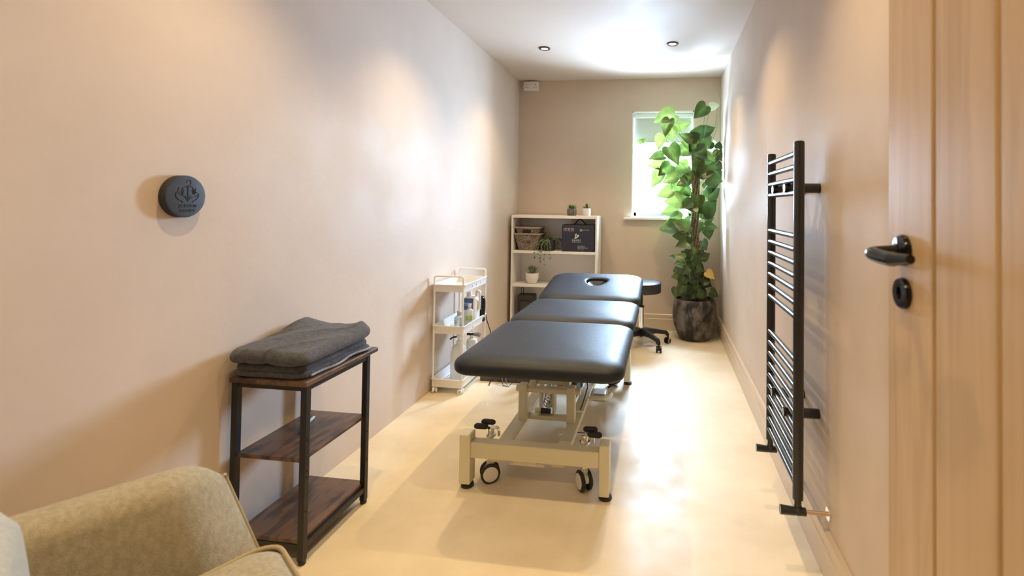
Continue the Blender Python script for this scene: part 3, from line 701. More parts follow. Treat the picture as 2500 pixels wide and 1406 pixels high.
# ------------------------------------------------------------------ trolley
tx0, tx1, ty0, ty1 = -1.412, -1.205, 2.873, 3.270
tr = thing('slim_trolley', 'slim white three tier plastic trolley against the left wall', 'trolley', ((tx0+tx1)/2, (ty0+ty1)/2, 0))
def tray(z0, z1, name):
    b = B(); t = .004
    R = lambda i, z, r: [V(((tx0+tx1)/2+x, (ty0+ty1)/2+y, z)) for x, y in rrect((tx1-tx0)/2-i, (ty1-ty0)/2-i, r, 4, 2)]
    loft(b, [R(.006, z0, .012), R(.0, z1-.006, .016), R(-.002, z1-.004, .016), R(-.002, z1, .016), R(.004, z1, .013), R(.006, z1-.008, .012), R(.010, z0, .010)], cap=False, closed=True)
    # slotted floor: a grid with gaps
    x0, x1, y0, y1 = tx0+.008, tx1-.008, ty0+.008, ty1-.008; nx, ny = 10, 15; sw, sl = (x1-x0)/nx, (y1-y0)/ny
    for i in range(nx): 
        xa = x0+i*sw; box(b, xa, xa+sw*.62, y0, y1, z0, z0+.003)
        for j in range(ny):
            yo = (.45 if i % 2 else 0)*sl; ya = y0+j*sl+yo; box(b, xa+sw*.62, xa+sw, ya, min(ya+sl*.42, y1), z0, z0+.003)
    return obj(name, b, M['plastic_white'], tr)
t1 = tray(.625, .672, 'top_tray'); tray(.367, .417, 'middle_tray'); tray(.038, .089, 'bottom_tray')
b = B()
for y in (3.00, 3.07, 3.14): box(b, tx1+.0018, tx1+.0024, y-.002, y+.002, .640, .652)
obj('hook_slots', b, M['soft_dark'], t1, smooth=False)
for x in (tx0+.010, tx1-.010):
    for y in (ty0+.008, ty1-.008):
        b = B(); tube(b, [(x, y, .04), (x, y, .66)], .0062, 10); obj('post', b, M['plastic_white'], tr)
for y in (ty0+.008, ty1-.008):
    b = B(); tube(b, fillet([(tx0+.010, y, .66), (tx0+.010, y, .722), (tx1-.010, y, .722), (tx1-.010, y, .66)], .014, 5), .0062, 10); obj('handle', b, M['plastic_white'], tr)
for x, ax in ((tx0+.018, .6), (tx1-.018, 1.4)):
    for y in (ty0+.016, ty1-.016):
        b = B(); d = V((math.cos(ax), math.sin(ax), 0)); c = V((x, y, .0165))
        for s in (-1, 1): cyl(b, c+d*s*.004, c+d*s*.015, .0165, 20)
        cyl(b, c-d*.015, c+d*.015, .007, 10); cyl(b, c+V((0, 0, .008)), c+V((0, 0, .024)), .0075, 10); obj('caster', b, M['plastic_white'], tr)
# bottles on the middle tray
Z2 = .3705
def bottle(name, label, cat, x, y, z, prof, m, capprof=None, capm=None, hx=None, oval=1.0):
    t = thing(name, label, cat, (x, y, z))
    b = B(); lathe(b, prof, (x, y, z), 28)
    if oval != 1: bmesh.ops.scale(b, vec=(1, oval, 1), space=Matrix.Translation((-x, -y, 0)), verts=b.verts[:])
    obj('bottle_body', b, m, t)
    if capprof: b = B(); lathe(b, capprof, (x, y, z), 24); obj('cap', b, capm, t)
    return t
def wrap_label(t, x, y, z0, z1, r, m, name='printed_label', a0=-2.6, a1=-.3, oval=1.0):
    b = B(); rings = []
    for z in (z0, z1): pass
    A = [a0+(a1-a0)*i/14 for i in range(15)]
    o = [V((x+math.cos(a)*r, y+math.sin(a)*r*oval, z0)) for a in A]; q = [V((p.x, p.y, z1)) for p in o]
    va = [b.verts.new(p) for p in o]; vb = [b.verts.new(p) for p in q]
    for i in range(14): b.faces.new((va[i], va[i+1], vb[i+1], vb[i]))
    return obj(name, b, m, t)
bx, by = -1.262, 2.935
t = bottle('lotion_bottle', 'small blue and white lotion bottle with silver cap at the tray front', 'bottle', bx, by, Z2, [(.026, 0), (.028, .003), (.028, .085), (.026, .092), (.012, .100), (.011, .104)], M['bottle_blue'], [(.0125, .101), (.0125, .128), (.011, .130), (.001, .130)], M['silver'])
wrap_label(t, bx, by, Z2+.048, Z2+.080, .0284, M['label_white'], 'upper_label', -2.4, -1.1); 
lb = wrap_label(t, bx, by, Z2+.010, Z2+.047, .0284, M['label_white'], 'lower_label', -2.6, -.3)
b = B(); rr = random.Random(2)
for i in range(11):
    a = -2.3+rr.random()*1.9; zz = Z2+.012+rr.random()*.03; r = .0288
    pts = [V((bx+math.cos(a+j*.09)*r, by+math.sin(a+j*.09)*r, zz+j*.0035)) for j in range(4)]; tube(b, pts, .0022, 5, flat=1)
obj('wave_pattern', b, M['label_blue'], t)
b = B()
for i, zz in enumerate((.070, .062, .055)):
    for a in [-2.2+j*.13 for j in range(7-i)]: box(b, bx+math.cos(a)*.0286-.001, bx+math.cos(a)*.0286+.0012, by+math.sin(a)*.0286-.0006, by+math.sin(a)*.0286, Z2+zz, Z2+zz+.004-.001*i)
obj('lettering', b, M['ink'], t, smooth=False)
gx, gy = -1.232, 3.03
t = bottle('massage_oil_bottle', 'slim clear bottle with a green label beside the large white jug', 'bottle', gx, gy, Z2, [(.022, 0), (.024, .003), (.024, .105), (.020, .118), (.010, .126), (.009, .14)], M['clear'], [(.010, .138), (.011, .155), (.001, .156)], M['plastic_white'])
wrap_label(t, gx, gy, Z2+.050, Z2+.082, .0245, M['label_green'])
b = B()
for i in range(3): box(b, gx-.004, gx+.012, gy-.0256, gy-.0246, Z2+.054+i*.009, Z2+.056+i*.009)
obj('lettering', b, M['label_white'], t, smooth=False)
# jug
jg = thing('liquid_jug', 'large translucent white jug with a blue label on the trolley', 'jug', (-1.262, 3.125, Z2))
b = B(); slab(b, .050, .046, [(.006, 0), (0, .008), (0, .155), (.006, .172), (.022, .188)], .018, 3, .004, lambda p: p+V((-1.262, 3.125, Z2)), per=3, nseg=4); obj('jug_body', b, M['hdpe'], jg)
b = B(); tube(b, fillet([(-1.225, 3.125, Z2+.187), (-1.222, 3.125, Z2+.222), (-1.200+.0, 3.125, Z2+.222), (-1.204, 3.125, Z2+.10)], .016, 4), .0085, 10); obj('grip', b, M['hdpe'], jg)
b = B(); lathe(b, [(.017, .186), (.017, .212), (.015, .215), (.001, .215)], (-1.275, 3.125, Z2), 22); obj('cap', b, M['plastic_white'], jg)
b = B(); box(b, -1.300, -1.228, 3.0782, 3.079, Z2+.105, Z2+.180); lb = obj('blue_label', b, M['label_blue'], jg, smooth=False)
text('PhysioCare', .0135, basis((-1.264, 3.0776, Z2+.148), (1, 0, 0), (0, 0, 1)), M['label_white'], 'label_lettering', jg)
text('THERAPY', .009, basis((-1.268, 3.0776, Z2+.135), (1, 0, 0), (0, 0, 1)), M['label_white'], 'label_lettering', jg)
# black device with a moulded shell at the far end
dv = thing('massage_device', 'glossy black handheld device standing at the far end of the middle tray', 'device', (-1.228, 3.222, Z2))
b = B(); slab(b, .028, .024, [(.010, .03), (.002, .045), (0, .08), (0, .135), (.004, .158), (.012, .170)], .015, 4, .004, lambda p: p+V((-1.228, 3.222, Z2)), per=2, nseg=4); obj('shell', b, M['black_gloss'], dv)
b = B(); slab(b, .027, .024, [(.004, 0), (0, .006), (.002, .026), (.009, .031)], .010, 2, 0, lambda p: p+V((-1.228, 3.222, Z2)), per=2, nseg=3); obj('foot', b, M['black_plastic'], dv)
# bottles on the bottom tray
Z3 = .0415
pb = thing('pump_bottle', 'clear pump bottle with a dark nozzle standing on the bottom tray', 'bottle', (-1.290, 3.005, Z3))
b = B(); slab(b, .045, .040, [(.006, 0), (0, .006), (0, .19), (.008, .215), (.026, .232)], .022, 3, .004, lambda p: p+V((-1.290, 3.005, Z3)), per=3, nseg=4); obj('bottle_body', b, M['clear'], pb)
b = B(); lathe(b, [(.016, .230), (.016, .250), (.008, .252), (.007, .275), (.016, .276), (.016, .288), (.001, .290)], (-1.290, 3.005, Z3), 20); obj('pump_head', b, M['plastic_white'], pb)
b = B(); tube(b, [(-1.292, 3.0, Z3+.280), (-1.325, 2.992, Z3+.274), (-1.342, 2.988, Z3+.262)], .0055, 8); obj('nozzle', b, M['black_plastic'], pb)
pb2 = thing('white_canister', 'squat white canister behind the pump bottle on the bottom tray', 'bottle', (-1.250, 3.13, Z3))
b = B(); lathe(b, [(.034, 0), (.036, .004), (.036, .21), (.03, .23), (.014, .236), (.013, .25)], (-1.252, 3.13, Z3), 26); obj('bottle_body', b, M['hdpe'], pb2)
b = B(); lathe(b, [(.0145, .246), (.0145, .262), (.001, .263)], (-1.252, 3.13, Z3), 20); obj('cap', b, M['plastic_white'], pb2)
kn = thing('massage_gun', 'grey massage device with a ridged round head lying across the bottom tray bottles', 'device', (-1.21, 3.06, Z3+.262))
b = B(); zk = Z3+.285; cyl(b, (-1.252, 3.05, zk-.002), (-1.205, 3.05, zk), .0075, 14); obj('shaft', b, M['speaker'], kn)
b = B(); tube(b, [(-1.207, 3.05, zk), (-1.200, 3.05, zk), (-1.196, 3.05, zk), (-1.188, 3.05, zk), (-1.184, 3.05, zk), (-1.176, 3.05, zk), (-1.170, 3.05, zk), (-1.163, 3.05, zk)], [.010, .013, .011, .014, .012, .016, .0165, .012], 20); obj('round_head', b, M['knobgrey'], kn)
b = B(); tube(b, [(-1.252, 3.05, zk-.002), (-1.252, 3.09, zk-.006), (-1.252, 3.125, zk-.012)], .0075, 10); cyl(b, (-1.252, 3.13, Z3+.2635), (-1.252, 3.13, zk-.003), .009, 12); obj('body', b, M['hubgrey'], kn)
# cable behind the trolley
b = B(); tube(b, [(-1.215, 3.262, .43), (-1.21, 3.29, .36), (-1.19, 3.31, .28), (-1.17, 3.30, .14), (-1.16, 3.28, .05), (-1.15, 3.24, .006), (-1.12, 3.14, .005), (-1.10, 3.05, .0045)], .0035, 6)
tag(obj('power_cable', b, M['black_plastic'], origin=(-1.15, 3.24, 0)), 'thin black power cable hanging down behind the far end of the trolley', 'cable')
# low ribbed slab on the floor
sl = thing('floor_platform', 'low dark grey ribbed platform with a white rear edge on the floor under the couch', 'platform', (-.82, 3.22, 0))
b = B(); box(b, -1.19, -.50, 3.125, 3.40, .0, .030); obj('base_slab', b, M['matgrey'], sl, bevel=.003, smooth=False)
b = B(); box(b, -1.18, -.51, 3.160, 3.39, .030, .042); obj('upper_slab', b, M['matgrey'], sl, bevel=.002, smooth=False)
b = B(); box(b, -1.17, -.52, 3.33, 3.39, .042, .062); obj('white_edge', b, M['plastic_white'], sl, bevel=.002, smooth=False)
b = B()
tube(b, [(-1.08+math.cos(a)*.055*(1+.1*math.sin(3*a)), 3.14+math.sin(a)*.03, .047+.012*math.sin(a*2)) for a in [2*PI*k/30 for k in range(30)]], .0022, 6, closed=True)
tube(b, [(-1.05, 3.20, .060), (-1.04, 3.12, .035), (-1.01, 3.06, .004), (-.97, 3.05, .004), (-.93, 3.10, .034), (-.86, 3.16, .048), (-.78, 3.22, .050)], .0022, 6)
tube(b, [(-1.12, 3.20, .052), (-1.06, 3.17, .056), (-1.02, 3.14, .046), (-1.00, 3.09, .02), (-.98, 3.06, .004)], .0018, 6)
tag(obj('coiled_lead', b, M['black_plastic'], origin=(-1.05, 3.1, .0)), 'tangled thin black lead lying over the ribbed floor platform', 'cable')

# ------------------------------------------------------------------ side table, towels, pen
sx0, sx1, sy0, sy1 = -1.400, -1.148, 1.452, 1.790
tb = thing('side_table', 'narrow three tier side table with rustic brown boards and black metal legs', 'side table', (-1.27, 1.62, 0))
obj('tabletop', box(B(), -1.408, -1.128, 1.438, 1.838, .577, .594), M['rustic'], tb, smooth=False, bevel=.003)
for z in (.326, .066): obj('shelf', box(B(), sx0+.006, sx1-.005, sy0+.004, sy1+.014, z, z+.013), M['rustic'], tb, smooth=False, bevel=.002)
for x in (sx0, sx1):
    for y in (sy0+.01, sy1):
        b = B(); box(b, x-.0105, x+.0105, y-.0105, y+.0105, .014, .577); lg = obj('leg', b, M['black_metal'], tb, smooth=False, bevel=.0015)
        b = B(); lathe(b, [(.010, 0), (.012, .003), (.012, .012), (.007, .015)], (x, y, 0), 16); obj('leg_foot', b, M['tyre'], lg)
for x in (sx0, sx1):
    for z in (.056, .567): obj('side_rail', box(B(), x-.008, x+.008, sy0+.02, sy1-.01, z-.009, z+.0095), M['black_metal'], tb, smooth=False)
for y in (sy0+.01, sy1):
    for z in (.567, .056): obj('cross_rail', box(B(), sx0+.01, sx1-.01, y-.007, y+.007, z-.009, z+.0095), M['black_metal'], tb, smooth=False)
b = B()
for y in (sy0+.01, sy1):
    for z in (.345, .30, .28, .40, .17): cyl(b, (sx1+.0100, y, z), (sx1+.0122, y, z), .003, 10)
obj('screw', b, M['soft_dark'], tb)
# towels
def towel_fn(cx, cy, kind):
    def f(p):
        q = V((p.x, p.y, p.z)); x, y = q.x, q.y
        n = noise.noise(V((x*9, y*9, kind*7.3+q.z*4)))*.5+noise.noise(V((x*22, y*22, kind*3.1)))*.2
        wr = (1-abs(math.sin((x*1.0-y*.42)*34+noise.noise(V((x*6, y*6, kind)))*3.6)))**1.5*max(0, .55+1.1*noise.noise(V((x*9, y*5, 3.3))))
        hfac = max(0, (q.z-.008)/.05)
        if kind == 1:
            hump = .030*math.exp(-((x+.135)/.075)**2-((y-.13)/.085)**2) + .012*math.exp(-((x+.02)/.10)**2-((y+.02)/.16)**2)+.008*math.exp(-((x-.09)/.06)**2-((y-.17)/.06)**2)
            q.z += (hump + .006*n + .013*wr*min(1, hfac))*min(1, hfac*1.3)
            q.x += .010*noise.noise(V((y*9, q.z*12, 1))) ; q.y += .010*noise.noise(V((x*9, q.z*12, 5)))
        else:
            q.z += .005*n*min(1, hfac); q.x += .006*noise.noise(V((y*11, q.z*14, 2))); q.y += .006*noise.noise(V((x*11, q.z*14, 9)))
        return q+V((cx, cy, 0))
    return f
def roundprof(z0, z1, r=.012, n=6):
    h = (z1-z0)/2; return [(r*(1-math.sin(PI*k/n)), z0+h*(1-math.cos(PI*k/n))) for k in range(n+1)]
t2 = thing('folded_towel', 'lower dark grey folded fleece towel with overlocked edges on the side table', 'towel', (-1.27, 1.62, .594), 0, 'folded grey towels')
b = B(); slab(b, .130, .186, roundprof(.5945, .617, .010), .030, 10, .001, towel_fn(-1.272, 1.628, 0), per=12); obj('lower_fold', b, M['towel'], t2)
b = B(); slab(b, .127, .183, roundprof(.613, .642, .012), .032, 10, .001, towel_fn(-1.275, 1.626, 2), per=12); obj('upper_fold', b, M['towel'], t2)
b = B(); tube(b, [(-1.139+.004*math.sin(y*40), y, .604+.003*math.sin(y*23)) for y in [1.47+.34*i/40 for i in range(41)]], [.0035+.0012*(i % 2) for i in range(41)], 6); obj('stitched_edge', b, M['stitch'], t2)
t1 = thing('folded_towel', 'upper rumpled dark grey folded fleece towel lying on top of the other', 'towel', (-1.27, 1.62, .642), 0, 'folded grey towels')
b = B(); slab(b, .140, .203, roundprof(.641, .687, .022, 10), .045, 44, .003, towel_fn(-1.268, 1.612, 1), per=34); obj('towel_body', b, M['towel'], t1)
# pen
pn = thing('ballpoint_pen', 'pale mint and dark blue pen lying on the middle shelf of the side table', 'pen', (-1.31, 1.67, .339))
a, c = V((-1.325, 1.735, .345)), V((-1.288, 1.605, .345)); d = (c-a).normalized()
b = B(); tube(b, [a, a+d*.004, a+d*.078, a+d*.080], [.003, .0052, .0052, .0048], 12); obj('barrel', b, M['pen_white'], pn)
b = B(); tube(b, [a+d*.080, a+d*.118, a+d*.130, c], [.0048, .0048, .0028, .001], 12); obj('grip', b, M['pen_blue'], pn)
b = B(); tube(b, [a+d*.003+V((.006, 0, .003)), a+d*.040+V((.007, 0, .004))], .0016, 6); obj('clip', b, M['pen_white'], pn)

# ------------------------------------------------------------------ wall plaque
pc = thing('wall_plaque', 'round black plaque embossed with a figure in cupped hands on the left wall', 'plaque', (XL, 1.272, 1.186))
PY, PZ, PR = 1.272, 1.186, .0625
b = B(); rings = []
for rr, xx in ((PR, 0), (PR, .020), (PR-.0015, .0225), (PR-.006, .0235)): rings.append([V((XL+xx, PY+rr*math.cos(2*PI*k/72), PZ+rr*math.sin(2*PI*k/72))) for k in range(72)])
loft(b, rings); obj('disc', b, M['plaque'], pc)
PX = XL+.0236
def pq(u, v, x=PX): return V((x, PY+u*.0625/60, PZ+v*.0625/60))     # u right, v up in units of radius 60
b = B(); rad = .0011
def stroke(pts, r=rad): tube(b, [pq(u, v) for u, v in pts], r, 6, flat=1)
stroke([(6+6.5*math.cos(a), 40+8*math.sin(a)) for a in [-.75+(2*PI-1.6)*i/18+PI*-.28+.2 for i in range(19)]], .0009)
stroke([(1, 32), (0, 28), (-6, 27), (-11, 24), (-14, 17), (-15, 8)]); stroke([(12, 31), (13, 28), (18, 26), (21, 20), (23, 12), (24, 5)])
stroke([(-8, 19), (-10, 12), (-11, 4)]); stroke([(17, 19), (19, 12), (20, 6)])
stroke([(-22, 25), (-25, 18), (-26, 13), (-21, 13)]); stroke([(28, 24), (26, 17), (28, 10), (33, 12)])
stroke([(-30, 11), (-31, 3), (-28, -5), (-22, -10), (-15, -11), (-10, -17)], .0013); stroke([(-30, 11), (-18, 7), (-8, 2), (0, -5), (5, -14)]); stroke([(38, 9), (30, 2), (18, -2), (11, -7), (5, -14)]); stroke([(38, 9), (36, 0), (30, -8), (22, -12), (18, -17)])
for i in range(8):
    s = 1 if i % 2 else -1; stroke([(5-1.5, 30-i*4.6), (5+1.5, 28-i*4.6), (5-1.5, 26-i*4.6)], .0013)
stroke([(-4, 2), (0, -4), (5, -10)]); stroke([(14, 3), (10, -3), (5, -10)])
obj('hands_emblem', b, M['relief'], pc)
text('HE SPORTS', .0125, basis(pq(5, -27), (0, 1, 0), (0, 0, 1)), M['relief'], 'lettering', pc, .0007, sx=.88, bold=.0004)
text('THERAPY', .0125, basis(pq(4, -41), (0, 1, 0), (0, 0, 1)), M['relief'], 'lettering', pc, .0007, sx=.9, bold=.0004)

# ------------------------------------------------------------------ towel radiator
ra = thing('towel_radiator', 'tall narrow matt black ladder towel radiator on the right wall', 'radiator', (.47, 1.86, .25))
RX = .438; RY0, RY1 = 1.650, 2.052
for y in (RY0, RY1):
    b = B(); cyl(b, (RX, y, .245), (RX, y, 1.388), .0165, 28); cyl(b, (RX, y, 1.388), (RX, y, 1.391), .0145, 24); obj('upright', b, M['rad'], ra)
b = B(); cyl(b, (RX, RY0, 1.391), (RX, RY0, 1.3945), .0085, 20); obj('vent_plug', b, M['chrome'], ra)
zs = [1.353+i*-.0432 for i in range(4)]+[1.082-i*.0435 for i in range(7)]+[.680-i*.0430 for i in range(10)]
for z in zs:
    b = B(); cyl(b, (RX-.006, RY0+.012, z), (RX-.006, RY1-.012, z), .0098, 18); obj('rung', b, M['rad'], ra)
for y in (1.765, 1.945):
    for z in (1.243, .472):
        b = B(); cyl(b, (RX+.008, y+.0, z), (XR, y, z), .0170, 24); cyl(b, (RX-.020, y, z), (RX+.010, y, z), .0150, 22); obj('wall_bracket', b, M['rad'], ra)
for y in (RY0, RY1):
    b = B(); cyl(b, (RX, y, .215), (RX, y, .246), .011, 18); cyl(b, (RX-.012, y, .205), (RX+.024, y, .205), .0125, 18); cyl(b, (RX, y, .198), (RX, y, .222), .0125, 16)
    cyl(b, (RX-.055, y, .207), (RX-.012, y, .205), .0145, 22, .013); vv = obj('valve', b, M['rad'], ra)
    b = B(); cyl(b, (RX+.024, y, .205), (XR-.006, y, .205), .0065, 14); obj('pipe', b, M['copper'], vv)
    b = B(); cyl(b, (XR-.008, y, .205), (XR, y, .205), .020, 22); obj('pipe_collar', b, M['chrome'], vv)

# ------------------------------------------------------------------ tall pothos
px_, py_ = .290, 4.440
pt = thing('potted_climbing_plant', 'tall climbing plant with heart shaped leaves in a dark glazed pot by the window', 'plant', (px_, py_, 0))
b = B(); lathe(b, [(.110, 0), (.128, .004), (.150, .04), (.178, .11), (.192, .185), (.193, .25), (.186, .31), (.176, .352), (.170, .358), (.160, .352), (.160, .33), (.001, .33)], (px_, py_, 0), 56); obj('pot', b, M['pot'], pt)
b = B(); lathe(b, [(.165, .328), (.165, .334), (.08, .340), (.001, .344)], (px_, py_, 0), 32); obj('soil', b, M['soil'], pt)
b = B(); rp = random.Random(5); rings = []
for i in range(46):
    t = i/45; z = .335+1.32*t; c = V((px_+.012-.02*t+.006*math.sin(t*9), py_-.005, z)); rr = .037+.004*math.sin(t*40)
    rings.append([c+V((math.cos(a), math.sin(a), 0))*(rr+rp.uniform(-.003, .004)) for a in [2*PI*k/16 for k in range(16)]])
loft(b, rings); obj('moss_pole', b, M['copperpole'], pt)
LEAVES = [(.275, 4.33, 1.70, .17, 235), (.335, 4.34, 1.64, .16, 320), (.235, 4.36, 1.78, .15, 160), (.31, 4.35, 1.83, .15, 60), (.17, 4.36, 1.67, .17, 195), (.02, 4.40, 1.50, .16, 215), (.39, 4.36, 1.60, .15, 340), (.30, 4.33, 1.53, .13, 255), (0.012, 4.324, 1.952, 0.223, 200), (0.03, 4.294, 1.867, 0.177, 250), (-0.022, 4.361, 1.75, 0.168, 250), (0.077, 4.306, 1.814, 0.129, 270), (0.089, 4.285, 1.625, 0.202, 300), (-0.057, 4.362, 1.608, 0.169, 190), (-0.058, 4.481, 1.552, 0.173, 180), (0.16, 4.454, 1.52, 0.172, 200), (-0.056, 4.446, 1.415, 0.191, 230), (0.06, 4.321, 1.412, 0.156, 200), (0.134, 4.393, 1.336, 0.158, 265), (0.018, 4.334, 1.29, 0.167, 200), (0.093, 4.31, 1.225, 0.167, 190), (0.202, 4.294, 1.187, 0.133, 210), (0.302, 4.319, 1.21, 0.141, 270), (0.061, 4.483, 1.13, 0.173, 185), (0.106, 4.461, 1.046, 0.172, 195), (0.069, 4.456, 0.979, 0.191, 190), (0.182, 4.454, 1.91, 0.153, 30), (0.198, 4.314, 1.775, 0.148, 150), (0.321, 4.341, 2.009, 0.168, 225), (0.448, 4.414, 2.069, 0.099, 10), (0.387, 4.438, 1.857, 0.171, 25), (0.362, 4.467, 1.74, 0.173, 200), (0.457, 4.472, 1.703, 0.138, 330), (0.49, 4.42, 1.722, 0.076, 80), (0.490, 4.42, 1.536, 0.129, 350), (0.505, 4.42, 1.638, 0.114, 80), (0.47, 4.42, 1.62, 0.114, 230), (0.396, 4.311, 1.492, 0.167, 30), (0.490, 4.42, 1.453, 0.121, 300), (0.44, 4.291, 1.409, 0.155, 350), (0.432, 4.485, 1.353, 0.146, 20), (0.449, 4.469, 1.297, 0.173, 40), (0.407, 4.396, 1.165, 0.189, 50), (0.42, 4.339, 1.001, 0.119, 0), (0.419, 4.479, 1.061, 0.096, 20), (-0.21, 4.402, 1.756, 0.06, 150), (-0.176, 4.473, 1.773, 0.061, 30), (0.149, 4.465, 1.465, 0.138, 150), (0.176, 4.387, 1.384, 0.121, 200), (0.161, 4.365, 1.013, 0.157, 160), (0.058, 4.408, 0.977, 0.182, 185), (0.399, 4.369, 0.942, 0.12, 280), (0.167, 4.307, 0.845, 0.118, 200), (0.143, 4.34, 0.913, 0.119, 180), (0.376, 4.457, 0.83, 0.107, 300), (0.15, 4.28, 0.737, 0.103, 160), (0.293, 4.281, 0.716, 0.088, 200), (0.38, 4.414, 0.736, 0.099, 30), (0.152, 4.334, 0.67, 0.112, 180), (0.147, 4.393, 0.62, 0.121, 200), (0.137, 4.378, 0.56, 0.113, 190), (0.172, 4.349, 0.522, 0.112, 230), (0.407, 4.499, 0.489, 0.1, 320), (0.164, 4.315, 0.442, 0.119, 240), (0.123, 4.365, 0.414, 0.105, 260), (0.35, 4.317, 0.413, 0.104, 340), (0.28, 4.36, 0.40, 0.099, 270), (0.452, 4.334, 0.42, 0.104, 330), (0.249, 4.352, 0.549, 0.097, 250), (0.316, 4.442, 0.545, 0.099, 280), (0.215, 4.344, 0.438, 0.112, 250), (0.288, 4.398, 0.475, 0.098, 290), (0.087, 4.478, 0.714, 0.062, 170), (0.197, 4.293, 0.613, 0.096, 220), (0.335, 4.284, 0.643, 0.096, 320), (0.225, 4.323, 0.759, 0.089, 200), (0.189, 4.446, 0.673, 0.092, 210), (0.423, 4.412, 0.571, 0.102, 325)]
OUT = [(0, 0), (-.10, .22), (-.06, .42), (.10, .54), (.32, .53), (.56, .40), (.78, .20), (1, 0)]   # (along, across) half outline of a heart shaped leaf
rl = random.Random(11); bl, bsn, bye = B(), B(), B(); tone = bl.verts.layers.float.new('tone')
def big_leaf(bm, c, ang, L, tn, lay, roll):
    d = V((math.cos(ang), rl.uniform(-.35, .25), math.sin(ang))).normalized(); n = V((rl.uniform(-.35, .35)+roll, -1, rl.uniform(.05, .75))); n = (n-d*n.dot(d)).normalized(); s = d.cross(n)
    base = c-d*L*.45; W = rl.uniform(.78, .95); fold = rl.uniform(.10, .28); droop = rl.uniform(.05, .22)
    def P(u, v): return base+d*L*u+s*L*v*W + n*L*(abs(v)*fold) - n*L*droop*u*u
    mids = [0, .02, .14, .28, .44, .62, .80, 1]; mv = [bm.verts.new(P(u, 0)) for u in mids]; sides = []
    for sg in (1, -1):
        h = [bm.verts.new(P(u*.5+mids[i]*.5, v*.5*sg)) for i, (u, v) in enumerate(OUT)]; o = [bm.verts.new(P(u, v*sg)) for u, v in OUT]
        for i in range(7):
            for a, q in ((mv, h), (h, o)):
                fs = [a[i], a[i+1], q[i+1], q[i]]
                try: bm.faces.new(fs)
                except ValueError: pass
        sides += h+o
    if lay:
        for v in mv: v[lay] = tn+.12
        for v in sides: v[lay] = tn
    return base, d
def clampx(v, mx=.520, my=4.672): v.co.x = min(v.co.x, mx); v.co.y = min(v.co.y, my)
for i, (x, y, z, L, a) in enumerate(LEAVES):
    yel = i == len(LEAVES)-1 or i == 62
    tn = rl.uniform(.05, .42) if x > .2 else rl.uniform(.28, .58)  # window-side leaves are lighter: their backlight is put into the tone
    if i in (29, 32): tn = .95
    if i in (8, 9, 10, 11): tn = .64  # leaves in front of the window: strongest backlight, also painted as tone
    bm = bye if i == len(LEAVES)-1 else bl
    base, d = big_leaf(bm, V((x, y, z)), math.radians(a), L*.92, tn, tone if bm is bl else None, (-.25 if x < px_ else .25))
    zp = min(max(z-rl.uniform(.08, .22), .36), 1.62); dirx = base.x-px_; p0 = V((px_+max(-.03, min(.03, dirx*.3)), py_-.025, zp)); mid = (p0+base)/2+V((0, -.02, -.03 if z > zp else .03))
    tube(bsn, arc(p0, base, mid, 6), .0024, 5)
    if z > .45 and z < 1.6 and rl.random() < .85:       # a second leaf behind for fullness
        big_leaf(bl, V((x+(px_-x)*rl.uniform(.25, .7), y+rl.uniform(.02, .12), z+rl.uniform(-.05, .05))), math.radians(a+rl.uniform(-70, 70)), L*rl.uniform(.6, .85), rl.uniform(.1, .45), tone, 0)
for i in range(46):         # small leaves crowding the lower stems
    a = rl.uniform(0, 2*PI); z = rl.uniform(.38, .80); rr = rl.uniform(.05, .13); c = V((px_+math.cos(a)*rr, py_+math.sin(a)*rr*.8-.02, z))
    big_leaf(bl, c, math.atan2(rl.uniform(-.8, .3), math.cos(a)), rl.uniform(.06, .095), rl.uniform(.1, .5), tone, 0)
for k in range(5):          # vines climbing the pole
    ph = k*.7; r0 = .036; tube(bsn, [V((px_+r0*math.cos(ph+t*5), py_-.01-r0*abs(math.sin(ph+t*5)), .34+t*1.25)) for t in [i/26 for i in range(27)]], .0022, 5)
tube(bsn, arc(V((.33, 4.43, 1.60)), V((.500, 4.42, 2.13)), V((.505, 4.42, 1.80)), 10)+[V((.490, 4.42, 2.17)), V((.478, 4.42, 2.195))], .0030, 5)
tube(bsn, arc(V((.36, 4.43, 1.64)), V((.475, 4.42, 2.07)), V((.475, 4.42, 1.85)), 8), .0026, 5)
tube(bsn, arc(V((.20, 4.42, 1.55)), V((-.20, 4.43, 1.76)), V((-.02, 4.40, 1.60)), 8), .0018, 5)
for bm in (bl, bsn, bye):
    for v in bm.verts: clampx(v)
obj('foliage', bl, M['leaf'], pt); obj('stems', bsn, M['stem'], pt)
ye = obj('yellowing_leaf', bye, M['yellowleaf'], pt); ye['label'] = 'yellowing leaf'

